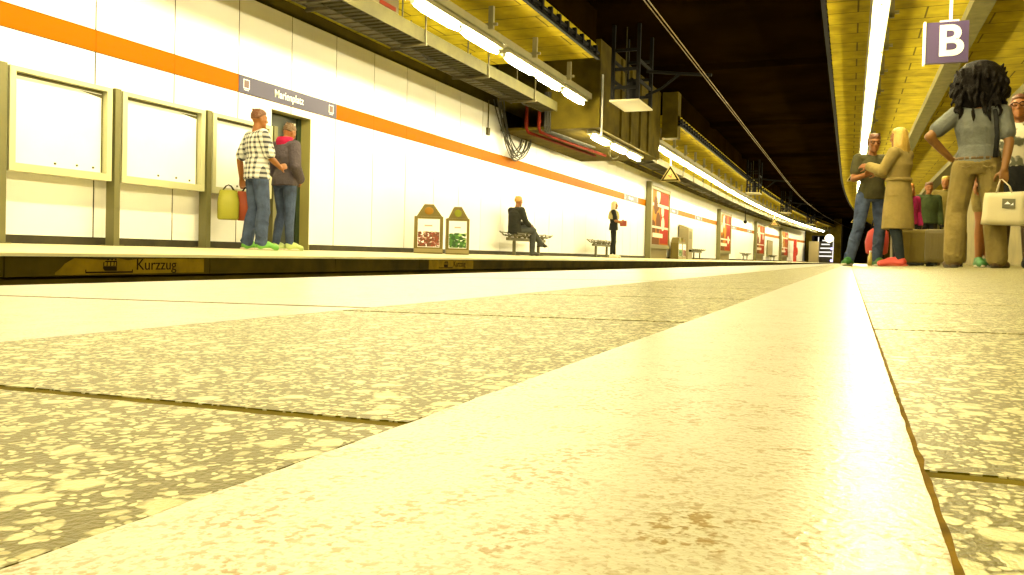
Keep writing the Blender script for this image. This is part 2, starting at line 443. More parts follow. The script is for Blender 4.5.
# doorway
bm = B()
M_reveal = mat('door_reveal', (.30, .27, .09), .5)
box(bm, XW - .19, XW - .001, DY1 - .001, DY1 + .1, .05, DZ + .02, 0)
box(bm, XW - .19, XW - .001, DY0 - .1, DY0 + .001, .05, DZ + .02, 0)
box(bm, XW - .19, XW - .001, DY0 - .1, DY1 + .1, DZ - .001, DZ + .05, 0)
dr = struct(link('door_1', bm, M_reveal))
bm = B(); M_doord = mat('door_dark_green', (.02, .026, .014), .4)
box(bm, XW - .24, XW - .19, DY0, DY1 - .09, .06, DZ, 0); link('door_leaf', bm, M_doord, dr)
bm = B(); box(bm, XW - .24, XW - .17, DY1 - .09, DY1 - .001, .05, DZ, 0); link('door_frame', bm, mat('door_frame_green', (.015,.03,.012), .4), dr)
bm = B(); tube(bm, [(XW-.19, DY0+.12, 1.05), (XW-.13, DY0+.12, 1.05), (XW-.13, DY0+.24, 1.05)], .011); link('door_handle', bm, M_frame, dr, True)
e = empty('wall_device', (0,0,0), 0, 'small pale box with red underside fixed high beside the dark door frame', 'device')
bm = B(); box(bm, XW - .19, XW - .1, 9.86, 9.98, 1.73, 1.87); link('housing', bm, mat('device_white', (.3,.29,.22), .4), e, bev=.006)
bm = B(); box(bm, XW - .185, XW - .095, 9.865, 9.975, 1.66, 1.729); link('red_lens', bm, mat('device_red', (.35,.02,.015), .3), e, bev=.006)

# station name plates on the orange band
def name_plate(y0, y1, label, marks=True):
    e = empty('station_name_plate', (bend(XW + .005, (y0+y1)/2), (y0+y1)/2, (ZS0+ZS1)/2), -math.atan(slope((y0+y1)/2)), label, 'sign', None)
    hw = (y1-y0)/2; hz = (ZS1-ZS0)/2
    bm = B(); box(bm, 0, .008, -hw, hw, -hz, hz); link('plate', bm, M_sign, e)
    text('lettering', 'Marienplatz', .15, wallmtx(.0105, -.06, .0), M_white, e, .002, .93, .0012)
    for s in (-1, 1):
        f = lambda a, b, c, s=s: (.0085 + c, s*(hw - .14) + a, b + .012)
        bm = B()
        for q in ([(-.06,-.06),(-.05,-.06),(-.05,.06),(-.06,.06)], [(.05,-.06),(.06,-.06),(.06,.06),(.05,.06)], [(-.05,.05),(.05,.05),(.05,.06),(-.05,.06)], [(-.05,-.06),(.05,-.06),(.05,-.05),(-.05,-.05)], [(-.045,-.082),(.045,-.082),(.045,-.074),(-.045,-.074)]):
            plate(bm, q, 0, f)
        plate(bm, [(-.042,-.04),(.042,-.04),(.042,.04),(-.042,.04)], 1, f)
        link('square_symbol', bm, [M_white, mat('plum_red', (.10,.05,.06), .4)], e)
s0 = PO + 2*PP
name_plate(s0, s0 + 2*PP, 'plum station name plate reading Marienplatz above the doorway')
name_plate(28.4, 30.5, 'station name plate on the orange band just before the first red billboard')
name_plate(36.2, 38.3, 'station name plate on the band just past the first red billboard')
name_plate(42.6, 44.7, 'station name plate on the band midway between first and second billboards')
name_plate(54.7, 56.8, 'station name plate on the band just past the second billboard')
name_plate(61.5, 63.6, 'station name plate on the band just before the third billboard')

# notice boards with posts
bx0, bx1 = XW + .08, XW + .20
def board(y0, y1, z0, z1, label, seed):
    e = empty('notice_board', (0,0,0), 0, label, 'notice board', None)
    bm = B(); w = .062
    for a in ((y0, y0+w, z0, z1), (y1-w, y1, z0, z1), (y0+w, y1-w, z0, z0+w*1.2), (y0+w, y1-w, z1-w*.7, z1)): box(bm, bx0, bx1, *a)
    link('frame', bm, M_frame, e)
    bm = B(); box(bm, bx0 + .005, bx0 + .05, y0+.05, y1-.05, z0+.05, z1-.03); link('back_panel', bm, M_glass_edge, e)
    r = random.Random(seed)
    bm = B(); box(bm, bx0 + .051, bx0 + .054, y0+w+.012, y1-w-.02, z0+w*1.2+.006, z1-w*.7-.028)
    link('paper_sheet', bm, M_paper, e)
    for q in (.45, .72, .93):
        bm = B(); ball(bm, (bx0+.057, y0+w+.05+(y1-y0-2*w-.1)*q, z0+.115 + .012*r.random()), .013, seg=8)
        link('fixing_knob', bm, M_glass_edge, e, True)
    bm = B(); prism(bm, [(bx0+.0545, y1-w-.02, z1-.08), (bx0+.0545, y1-w-.02, z1-.115), (bx0+.0545, y1-w-.3, z1-.078)], (.0015,0,0)); link('curled_corner', bm, M_glass_edge, e)
    return e
zb0, zb1 = .722, 1.69
board(5.345, 6.49, zb0, zb1, 'large framed notice board at the left edge, between the first two posts', 1)
board(6.625, 7.845, zb0, zb1, 'framed notice board in the middle, with posts on both sides', 2)
board(7.975, 9.09, zb0, zb1, 'framed notice board behind the couple, nearest the doorway', 3)
for y, d in ((5.275, 'at the left edge of the notice boards'), (6.557, 'between the first and second notice boards'), (7.91, 'between the second and third notice boards'), (9.15, 'behind the couple, right of the third notice board')):
    e = empty('board_post', (0,0,0), 0, 'olive metal post ' + d, 'post')
    bm = B(); x = XW + .15; box(bm, x-.06, x+.06, y-.038, y+.038, oz(x), 1.70); link('upright', bm, M_post, e, bev=.004)
    bm = B(); box(bm, x-.09, x+.09, y-.07, y+.07, oz(x), oz(x)+.012); link('base_plate', bm, M_post, e)

# ------------------------------------------------------------------ food poster bins
def clutter(bm, y0, y1, z0, z1, n, mis, f, seed, curl):
    r = random.Random(seed)
    for i in range(n):
        cy, cz = r.uniform(y0, y1), r.uniform(z0, z1); R_ = r.uniform(.035, .10)*min(1, (y1-y0)/.6); a0 = r.uniform(0, 6.28); sp = r.uniform(1.2, 3.2) if curl else 6.283
        w = R_*r.uniform(.25, .45)
        pts = []
        nn = 7
        if curl:
            for k in range(nn): a = a0 + sp*k/(nn-1); pts.append((cy + R_*math.cos(a), cz + R_*math.sin(a)))
            for k in reversed(range(nn)): a = a0 + sp*k/(nn-1); pts.append((cy + (R_-w)*math.cos(a), cz + (R_-w)*math.sin(a)))
        else:
            for k in range(9): a = a0 + 6.283*k/9; q = R_*(.6 + .4*r.random()); pts.append((cy + q*math.cos(a), cz + q*.8*math.sin(a)))
        pts = [(min(max(p[0], y0), y1), min(max(p[1], z0), z1)) for p in pts]
        h = .0004 + i*.00003
        vs = [bm.verts.new(f(a, b, h)) for a, b in pts]
        try: bm.faces.new(vs).material_index = r.choice(mis)
        except Exception: pass
red_food = [mat('food_red', (.22,.03,.015), .5), mat('food_brown', (.11,.035,.012), .5), mat('food_cream', (.5,.4,.3), .5)]
grn_food = [mat('food_green', (.04,.14,.015), .5), mat('food_deep_green', (.012,.06,.008), .5), mat('food_lime', (.28,.45,.12), .5)]
def food_bin(y0, y1, x, h, label, mats_, curl, seed, nm='food_poster_bin', rz=0, d=.34):
    w = y1 - y0; zf = oz(x)
    e = empty(nm, (x, (y0+y1)/2, zf), rz, label, 'bin', 'food poster bins'); hw = w/2
    sh = h*.755
    bm = B()
    box(bm, -d, 0, -hw, hw, .0, sh)
    link('body', bm, M_bin, e, bev=.008)
    bm = B(); prism(bm, [(-d, -hw+.04, sh+.001), (-d, hw-.02, sh+.001), (-d, hw*.32, h), (-d, -hw*.32, h)], (d-.02,0,0)); g = link('gable_lid', bm, M_bin, e, bev=.006)
    bm = B(); ball(bm, (-.018, 0, sh + (h-sh)*.45), .5, (.02, hw*.62, (h-sh)*.62), 16)
    link('badge', bm, mat('badge_' + ('amber' if curl else 'lime'), (.26,.13,.02) if curl else (.19,.21,.02), .5, spec=.1), e, True)
    bm = B(); box(bm, .0005, .006, -hw*.76, hw*.76, .13*h, .70*h); pst = link('poster', bm, M_paper, e)
    bm = B(); f = lambda a, b, c: (.0065 + c, a, b)
    clutter(bm, -hw*.74, hw*.74, .14*h, .44*h, 60, [0, 1, 1], f, seed + 50, False)
    f = lambda a, b, c: (.009 + c, a, b)
    clutter(bm, -hw*.74, hw*.74, .14*h, .45*h, 70, [0, 0, 0, 1, 1, 2], f, seed, curl)
    link('food_picture', bm, mats_, pst)
    bm = B()
    for q, (a, b) in enumerate(((-.3, .25),)): plate(bm, [(a*hw, .55*h - q*.0), (b*hw, .55*h), (b*hw, .58*h), (a*hw, .58*h)], 0, f, .001)
    link('poster_title', bm, mat('pale_pink_print', (.6,.3,.27), .6), pst)
    bm = B(); box(bm, .0005, .012, -hw*.98, hw*.98, .02, .10*h); link('kick_plate', bm, mat('bin_kick', (.26,.21,.09), .4, metal=.3), e)
    return e
food_bin(12.66, 13.165, -6.845, .865, 'metal bin with gabled lid and red-brown food poster', red_food, True, 3, rz=math.radians(-60), d=.26)
food_bin(12.955, 13.365, -6.40, .84, 'metal bin with gabled lid and green vegetable poster', grn_food, False, 5, rz=math.radians(-60), d=.26)

# ------------------------------------------------------------------ benches
def bench(y0, n, label, pitch=.62):
    x = XW + .42; L_ = n*pitch; zf = oz(x)
    e = empty('platform_bench', (bend(x, y0 + L_/2), y0 + L_/2, zf), -math.atan(slope(y0 + L_/2)), label, 'bench', None)
    bm = B(); box(bm, -.04, .04, -L_/2, L_/2, .33, .40); link('beam', bm, M_bench, e, bev=.008)
    for i in range(n):
        c = -L_/2 + (i + .5)*pitch
        bm = B()
        for k in range(7):
            q = -.22 + k*.07; zz = .45 + (.035 if k == 0 else 0) + (.10*(k-5) if k > 5 else 0)*.6 - (.012 if 1 < k < 5 else 0)
            tube(bm, [(-q - .0, c - pitch*.44, zz + .02), (-q, c - pitch*.40, zz), (-q, c + pitch*.40, zz), (-q, c + pitch*.44, zz + .02)], .013, 6)
        for s in (-.3, .3):
            tube(bm, [(.22, c + s*pitch, .465), (.1, c + s*pitch, .432), (-.1, c + s*pitch, .432), (-.2, c + s*pitch, .50)], .012, 6)
            box(bm, -.03, .03, c + s*pitch - .02, c + s*pitch + .02, .40, .435)
        link('seat', bm, M_bench, e)
    for s in (-.33, .33):
        bm = B(); box(bm, -.03, .03, s*L_ - .03, s*L_ + .03, .012, .33); box(bm, -.14, .14, s*L_ - .045, s*L_ + .045, 0, .014); link('leg', bm, M_bench, e)
bench(16.85, 4, 'metal wire-seat bench under the seated man', .59)
bench(23.4, 3, 'metal bench behind the standing person in black clothes', .6)
bench(39.9, 4, 'distant metal bench beyond the tall beige machine')
bench(57.0, 4, 'distant metal bench between second and third billboards')
bench(70.5, 4, 'farthest metal bench, past the third billboard')

# ------------------------------------------------------------------ billboards
P_or = mat('poster_orange', (.26,.09,.006), .6, spec=.05); P_rd = mat('poster_red', (.22,.014,.004), .6, spec=.05); P_wh = mat('poster_white', (.5,.46,.36), .6, spec=.05)
P_am = mat('poster_amber', (.28,.15,.012), .6, spec=.05); P_dk = mat('poster_brown', (.09,.03,.004), .6, spec=.05)
def billboard(y, ln, label, seed):
    x = XW + .02; yc = y + ln/2
    e = empty('billboard', (bend(x, yc), yc, oz(x)), -math.atan(slope(yc)), label, 'billboard', None)
    h = ln/2; d = .22
    bm = B(); box(bm, 0, d, -h, -h + .16, 0, 2.98); link('side_post', bm, M_post, e, bev=.006)
    bm = B()
    for a in ((-h+.161, h, .40, .56), (-h+.161, h, 2.72, 2.86), (-h+.161, -h+.32, .561, 2.719), (h-.16, h, .561, 2.719)): box(bm, 0, d - .02, *a)
    link('frame', bm, M_post, e)
    bm = B(); box(bm, 0, d - .12, -h + .161, h - .02, 0, .40); link('plinth', bm, M_bin, e)
    y0, y1, z0, z1 = -h + .325, h - .165, .565, 2.715
    r = random.Random(seed)
    bm = B(); box(bm, .02, d - .06, y0, y1, z0, z1, 0)
    f = lambda a, b, c: (d - .0595 + c, y0 + (y1-y0)*a, z0 + (z1-z0)*b)
    def q(a0, b0, a1, b1, mi, h_): plate(bm, [(a0,b0),(a1,b0),(a1,b1),(a0,b1)], mi, f, h_)
    q(.5, .02, .98, .98, 1, .001); q(0, .0, .45, .12, 4, .0012)
    q(0, .70 + .05*r.random(), 1, .76, 2, .002); q(0, .30, 1, .34, 2, .002); q(.08, .13, .66, .21, 2, .003)
    for k in range(9):
        cx, cz, rr = r.uniform(.08, .5), r.uniform(.25, .95), r.uniform(.05, .13)
        plate(bm, [(cx + rr*math.cos(t*.7), min(.99, max(.01, cz + 1.6*rr*math.sin(t*.7)))) for t in range(9)], r.choice([3, 4, 2]), f, .0014 + k*.0001)
    for k in range(5):
        cx, cz, rr = r.uniform(.6, .9), r.uniform(.2, .9), r.uniform(.04, .10)
        plate(bm, [(cx + rr*math.cos(t*.7), min(.99, max(.01, cz + 1.4*rr*math.sin(t*.7)))) for t in range(9)], r.choice([0, 2, 1]), f, .0014 + k*.0001)
    link('poster', bm, [P_or, P_rd, P_wh, P_am, P_dk], e)
billboard(31.7, 3.75, 'nearest large red and orange billboard against the white wall', 1)
billboard(49.4, 4.2, 'second red and orange billboard along the wall', 2)
billboard(64.6, 4.2, 'third red billboard along the wall, beyond the small hanging triangle', 3)
billboard(78.0, 4.2, 'farthest red billboard along the wall, near the dark end stairs', 4)

# things standing between the billboards
food_bin(36.0, 36.9, -6.9, .95, 'distant food poster bin left of its pair, just past the nearest billboard', grn_food, False, 8)
food_bin(36.95, 37.85, -6.9, .95, 'distant red food poster bin right of its pair, beside the tall beige machine', red_food, True, 9)
e = empty('ticket_machine', (-7.1, 38.9, oz(-7.1)), 0, 'tall narrow beige metal machine standing against the white wall', 'machine')
bm = B(); box(bm, -.25, .2, -.55, .55, 0, 1.42); prism(bm, [(-.25,-.55,1.42),(.2,-.55,1.42),(-.25,-.55,1.6)], (0,1.1,0)); link('cabinet', bm, mat('beige_cabinet', (.22,.18,.09), .4), e, bev=.01)
bm = B(); box(bm, .2005, .21, -.3, .3, .95, 1.3); link('screen', bm, M_post, e)
bm = B(); box(bm, .2005, .215, -.35, .35, .35, .45); link('tray_slot', bm, M_joint, e)
e = empty('wall_frame', (bend(XW+.02, 72.5), 72.5, 1.05), -math.atan(slope(72.5)), 'plain beige framed panel on the wall past the third billboard', 'framed panel')
bm = B(); box(bm, 0, .06, -1.3, 1.3, -.55, .65); link('panel', bm, mat('beige_panel', (.25,.2,.1), .5), e)
bm = B()
for a in ((-1.38,-1.3,-.62,.72),(1.3,1.38,-.62,.72),(-1.3,1.3,-.62,-.55),(-1.3,1.3,.65,.72)): box(bm, 0, .08, *a)
link('frame', bm, M_post, e)
e = empty('help_column', (bend(-6.9, 84.5), 84.5, oz(-6.9)), 0, 'distant slim red column with a round head standing by the wall', 'column')
bm = B(); box(bm, -.14, .14, -.3, .3, 0, 2.15); link('shaft', bm, mat('column_red', (.4,.02,.01), .4), e, bev=.02)
bm = B(); ball(bm, (.16, 0, 1.0), .42, (.3, 1, 1), 16); link('round_panel', bm, mat('column_red', (.4,.02,.01), .4), e, True)

# ------------------------------------------------------------------ ceilings
ZC = 3.85; SX0, SX1 = -4.60, -.43
Y1, Y2 = 15.3, 23.4
bm = B()
ext(bm, rect(XW - .9, SX0, ZC, ZC + .25), -6, Y1, 0)
ext(bm, rect(XW - .9, SX0, ZC, ZC + .25), Y2, YEND, 0)
ext(bm, rect(SX1, 5.2, ZC, ZC + .25), -6, YEND + 12, 0)
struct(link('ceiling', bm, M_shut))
bm = B()
ext(bm, rect(XW - .9, 5.2, 4.75, 5.0), -6, YEND + 14, 0)
ext(bm, rect(SX0 - .2, SX0 - .01, ZC + .251, 4.74), -6, Y1, 0); ext(bm, rect(SX0 - .2, SX0 - .01, ZC + .251, 4.74), Y2, YEND, 0)
ext(bm, rect(SX1 + .01, SX1 + .2, ZC + .251, 4.74), -6, YEND + 12, 0)
for y in (20.3, 29, 38, 47, 56, 65, 74, 83): ext(bm, rect(SX0 + .02, SX1 - .02, 4.60, 4.749), y, y + .5, 0)
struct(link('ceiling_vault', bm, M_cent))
bm = B()
ext(bm, rect(XW - .9, XW - .7, 3.34, 4.75), -6, YEND, 0)
struct(link('wall_left_upper', bm, mat('dark_upper_wall', (.02, .0145, .001), .95, spec=.02, var=.4, vscale=2)))  # darker tone than the block concrete
# slab edge rails with studs
def edge_rail(x, y0, y1, label):
    e = empty('slab_edge_rail', (0,0,0), 0, label, 'rail')
    bm = B(); ext(bm, rect(x - .03, x + .03, ZC + .05, ZC + .09), y0, y1); ext(bm, rect(x - .03, x + .03, ZC - .05, ZC - .001), y0, y1); link('channel', bm, M_steel, e)
    bm = B(); box(bm, -.02, .05, 0, .07, ZC - .02, ZC + .16); st = link('stud', bm, M_steel, e)
    y = y0 + .2; n = 0
    while y < y1 and n < 95:
        if n == 0: st.location = (bend(x, y), y, 0)
        else:
            c = st.copy(); C.objects.link(c); c.parent = e; c.location = (bend(x, y), y, 0)
        n += 1; y += .42 if y < 45 else .9
edge_rail(SX0 + .045, -2, Y1, 'black studded rail along the slab edge above the first strip lights')
edge_rail(SX0 + .045, Y2, YEND, 'black studded rail along the slab edge over the far billboards')
edge_rail(SX1 - .045, -2, YEND, 'black studded rail along the slab edge above the near platform')
# dropped block with opening
bm = B(); BX0, BX1, BZ = -6.3, -5.1, 2.84
box(bm, BX0, BX1, 17.3, Y2, BZ, 4.74); box(bm, XW - .65, BX0 - .001, 17.3, Y2, BZ, 2.9); box(bm, XW - .65, BX0 - .001, 18.6, Y2, 2.901, 4.74)
for y in (19.0, 19.9, 20.9, 21.8): box(bm, BX1 + .001, BX1 + .05, y, y + .16, BZ + .02, 4.7)
struct(link('beam', bm, M_conc))
bm = B(); box(bm, BX1 + .06, SX0, Y2 - .02, Y2 + .4, ZC - .4, 4.74); struct(link('beam', bm, M_conc))
# near side wall, ducts on its ceiling
bm = B()
ext(bm, rect(4.9, 5.2, -.05, ZC), -1.2, YEND + 12)
struct(link('wall_right', bm, mat('olive_render', (.16,.125,.03), .8, var=.25, vscale=1.2)))
bm = B(); ext(bm, rect(1.47, 1.75, ZC - .16, ZC - .001), -4, YEND)
tag(link('ceiling_duct', bm, mat('duct_olive', (.12,.105,.035), .7, spec=.1, var=.2)), 'pale flat duct along the ceiling right of the hanging B sign', 'duct')
bm = B(); ext(bm, rect(3.2, 3.6, ZC - .2, ZC - .001), -4, YEND)
tag(link('ceiling_duct', bm, mat('duct_olive', (.12,.105,.035), .7, spec=.1, var=.2)), 'wide pale duct along the ceiling above the woman in the black skirt', 'duct')
# end of the station
yb = YEND; sx = bend(0, yb)
bm = B()
for a, b in ((XW - .9, XW + .6), (-4.6, XOE + .2)): box(bm, a + sx, b + sx, yb + .01, yb + .3, -.3, 4.74)
box(bm, XW + .601 + sx, -4.601 + sx, yb + .01, yb + .3, 2.9, 4.74)
box(bm, XOE + .201 + sx, XNE + sx + .4, yb + 13, yb + 13.2, -1.2, 4.74)
box(bm, XNE + .4 + sx, 5.2 + sx, yb + 2, yb + 2.3, -.3, 4.74)
struct(link('wall_far', bm, M_conc))
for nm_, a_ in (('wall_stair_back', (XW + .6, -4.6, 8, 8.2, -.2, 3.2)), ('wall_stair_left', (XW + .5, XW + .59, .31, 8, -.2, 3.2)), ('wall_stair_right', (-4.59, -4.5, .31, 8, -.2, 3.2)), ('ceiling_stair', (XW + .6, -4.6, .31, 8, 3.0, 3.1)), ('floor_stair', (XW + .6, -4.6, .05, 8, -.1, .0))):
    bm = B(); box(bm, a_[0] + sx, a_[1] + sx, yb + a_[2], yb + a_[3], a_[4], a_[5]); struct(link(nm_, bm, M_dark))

# ------------------------------------------------------------------ strip lights
def lamp_proto(ntubes, label):
    L_ = 1.43*ntubes
    e = empty('strip_light', (0,0,-50), 0, label, 'strip light')
    bm = B()
    prof = [(-.10,.055),(.10,.055),(.085,.13),(-.085,.13)]
    ring = [[bm.verts.new((x, y, z)) for x, z in prof] for y in (-L_/2, L_/2)]
    bm.faces.new(ring[0]); bm.faces.new(ring[1][::-1])
    for i in range(4): bm.faces.new((ring[0][i], ring[1][i], ring[1][(i+1) % 4], ring[0][(i+1) % 4]))
    link('trunking', bm, M_gutter, e)
    for k in range(ntubes):
        a = -L_/2 + 1.43*k
        bm = B(); tube(bm, [(0, a + .045, 0), (0, a + .30, 0), (0, a + 1.13, 0), (0, a + 1.385, 0)], [.024, .05, .05, .024], 12); t = link('tube', bm, M_tube, e, True)
        for q in (a + .02, a + 1.37):
            bm = B(); box(bm, -.022, .022, q - .01, q + .02, -.02, .054); link('socket', bm, M_refl, e)
    return e
P2 = lamp_proto(2, ''); P1 = lamp_proto(1, '')
def lamp(proto, x, y, z, label, group):
    return dup(proto, (bend(x, y), y, z), -math.atan(slope(y)), label, group)
LX, LZ = -5.36, 3.30; RX = .27
GL, GR, GM = 'strip lights over the opposite platform', 'strip lights over the near platform', 'strip lights under the dropped concrete block'
mod = 2.98
yl_ = [10.93 - mod*k for k in range(5, 0, -1)] + [10.93, 14.02]
for i, y in enumerate(yl_): lamp(P2, LX, y, LZ, '%s strip light of the near run over the opposite platform, counting from the camera' % nth(i).capitalize(), GL)
lamp(P1, LX, 16.28, LZ, 'Single-tube strip light ending at the front of the concrete block', GL)
for i in range(3): lamp(P1, LX, 18.3 + 1.6*i, BZ - .14, '%s single-tube strip light under the dropped concrete block' % nth(i).capitalize(), GM)
i = 0; y = 24.9
while y < YEND - 1:
    lamp(P2, LX, y, LZ, '%s strip light of the far run beyond the concrete block' % nth(i).capitalize(), GL); y += 2.9; i += 1
y = 12.78 - 2.9*5; i = 0
while y < 62:
    lamp(P2, RX, y, LZ, '%s strip light over the near platform, counting from the camera' % nth(i).capitalize(), GR); y += 2.9; i += 1
for p in (P2, P1):
    for ch in list(p.children): bpy.data.objects.remove(ch)
    bpy.data.objects.remove(p)
# suspended trunking above the lamps with hangers
def trunk(x, y0, y1, label):
    e = empty('lamp_trunking', (0,0,0), 0, label, 'trunking')
    bm = B(); ext(bm, rect(x - .12, x + .12, LZ + .135, LZ + .25), y0, y1); link('channel', bm, M_gutter, e)
    y = y0 + .6; n = 0
    while y < y1 and n < 40:
        bm = B(); xx = bend(x + .16, y); box(bm, xx - .04, xx + .04, y - .03, y + .03, LZ + .2, ZC - .001); box(bm, xx - .14, xx + .1, y-.025, y+.025, LZ + .251, LZ + .29); link('hanger', bm, M_gutter, e); y += 1.9; n += 1
trunk(LX, -6, 17.2, 'olive trunking channel above the first strip lights over the opposite platform')
trunk(LX, Y2 + .1, YEND, 'olive trunking channel above the far run of strip lights')
trunk(RX, -3, 62, 'olive trunking channel above the strip lights over the near platform')

# ------------------------------------------------------------------ cable trays, pipes, cables
def ladder(x, z, w, y0, y1, label, m_, rung=.12, lip=.05):
    e = empty('cable_tray', (0,0,0), 0, label, 'cable tray')
    bm = B()
    for s in (-1, 1): ext(bm, rect(x + s*w/2 - .012, x + s*w/2 + .012, z, z + lip), y0, y1)
    link('side_rails', bm, m_, e)
    bm = B(); y = y0 + .02; prev = None; k = 0
    while y < y1:
        xx = bend(x, y); zz = z + (.02 if (k//2) % 2 else .002)
        cur = [bm.verts.new((xx - w/2 + .013, y, zz)), bm.verts.new((xx + w/2 - .013, y, zz))]
        if prev: bm.faces.new((prev[0], prev[1], cur[1], cur[0]))
        prev = cur; k += 1; y += (.012 if k % 2 == 0 else rung*.5) * (1 if y < 40 else 3)
    bo = link('ribbed_base', bm, m_, e); md = bo.modifiers.new('t', 'SOLIDIFY'); md.thickness = .004
    y = y0 + .8; n = 0
    while y < y1 and n < 30:
        bm = B(); xx = bend(x, y); box(bm, xx - w/2 - .05, xx + w/2 + .05, y - .02, y + .02, z - .045, z - .002)
        for s in (-1, 1): box(bm, xx + s*(w/2 + .03) - .01, xx + s*(w/2 + .03) + .01, y - .01, y + .01, z - .04, min(z + .75, ZC - .002))
        link('bracket', bm, M_trayd, e); y += 2.3; n += 1
ladder(-6.10, 3.15, .34, -6, 16.9, 'pale perforated cable tray above the white panels in front of the block', M_tray, lip=.2)  # side rails made tall and set near the lamps to shade the panel tops
ladder(-6.95, 3.42, .3, 2.0, 17.2, 'dusty cable tray tight against the wall above the panels', M_trayd, .2)
ladder(-6.10, 3.15, .34, Y2 + .2, 92, 'pale cable tray running on beyond the concrete block', M_tray, .16, lip=.2)  # same tall rails, shaped to shade the panel tops
ladder(-6.9, 3.40, .3, Y2 + .2, 92, 'dusty cable tray against the wall beyond the concrete block', M_trayd, .25)
bm = B(); r = random.Random(3)
def wob(y, k): return .035*math.sin(y*1.1 + k*2.1) + .02*math.sin(y*2.7 + k)
for i in range(9):
    x = -6.95 + (i-4)*.03
    pts = [(x + .5*wob(y*.7, i), y, 3.46 + .02*(i % 3) + .012*math.sin(y*1.7 + i)) for y in [2 + .5*k for k in range(30)]]
    tube(bm, pts, .012, 6)
tag(link('cable_bundle', bm, M_cable), 'black cables lying in the dusty tray above the white panels', 'cables')
bm = B()
for i in range(7):
    x = -6.10 + (i-3)*.035
    pts = [(x + .2*wob(y*.8, i), y, 3.20 + .012*math.sin(y*1.3 + i)) for y in [2 + .5*k for k in range(30)]]
    tube(bm, pts, .013, 6)
tag(link('cable_bundle', bm, M_cableg), 'grey cables lying in the pale perforated tray', 'cables')
# hanging loops at the block
bm = B()
for i in range(11):
    yA, yB = 16.6 + .04*i, 18.3 + .16*(i % 4); dz = .62 + .06*(i % 5); x = -7.28 + .025*(i % 6)
    pts = []
    for k in range(21):
        t = k/20; y = yA + (yB-yA)*t; z = 3.42 - (.64*t) - dz*math.sin(PI*t)**.8 + .02*math.sin(9*t + i)
        pts.append((x + .05*math.sin(3*t + i), y, z))
    tube(bm, pts, .013, 6)
tag(link('cable_loops', bm, M_cable), 'black cables hanging in loops on the panels below the concrete block', 'cables')
for q, (yy_, xx_) in enumerate(((13.2, -6.40), (14.6, -6.45), (15.9, -6.40), (11.6, -6.42))):
    bm = B()
    for i in range(4):
        pts = [(xx_ - .02*i + .2*t*(1-t)*math.sin(i + q), yy_ + t*(.8 + .12*i), 3.36 - (1.0 - .15*i)*.62*t*(1-t) + .03*math.sin(7*t+i)) for t in [k/12 for k in range(13)]]
        tube(bm, pts, .011, 6)
    tag(link('drooping_cable', bm, M_cable), 'slack black cables drooping from the pale tray, %s group from the camera' % nth([1,2,3,0][q]), 'cables', 'slack tray cables')
for q, (ypos, nm) in enumerate(((17.16, 'left'), (17.2, 'right'))):
    e = empty('red_pipe', (0,0,0), 0, 'red fire pipe rising against the block, %s one of the pair' % nm, 'pipe')
    x = -6.72 + .28*q; bm = B()
    tube(bm, [(x, ypos, 3.6), (x, ypos, 2.86), (x + .02, ypos + .06, 2.78), (x + .06, ypos + .2, 2.76), (x + .3, 21.5, 2.76)], .036, 10); link('run', bm, M_red, e, True)
    bm = B()
    for z in (3.4, 3.0): tube(bm, [(x, ypos, z-.03), (x, ypos, z+.03)], .05, 10)
    link('flange', bm, M_red, e)
bm = B()
for i in range(4): tube(bm, [(-6.32 + .04*i, 17.24, 3.65), (-6.32 + .04*i, 17.24, 2.9), (-6.32 + .04*i, 17.3, 2.79), (-6.25 + .05*i, 17.8, 2.77), (-6.1 + .05*i, 19.9, 2.77)], .018, 6)
tag(link('conduit_bundle', bm, M_cable), 'black conduits bending under the block beside the red pipes', 'conduits')
# duct with red mark seen over the first panels
e = empty('ventilation_box', (-6.53, 10.4, 3.52), 0, 'dark ventilation box with a red stripe hanging between the two cable trays', 'box')
bm = B(); box(bm, -.2, .2, -.45, .45, 0, ZC - 3.521); link('casing', bm, M_trayd, e, bev=.02)
bm = B(); box(bm, .2005, .205, -.1, .35, .08, .14); link('red_stripe', bm, M_red, e)
e = empty('wall_socket', (XW, 16.55, 2.72), 0, 'small dark socket box with conduit high on the white panels', 'socket')
bm = B(); box(bm, 0.001, .05, -.06, .06, -.08, .08); link('box', bm, M_trayd, e, bev=.008)
bm = B(); tube(bm, [(.025, 0, .08), (.025, 0, .68)], .014, 6); link('conduit', bm, M_trayd, e)

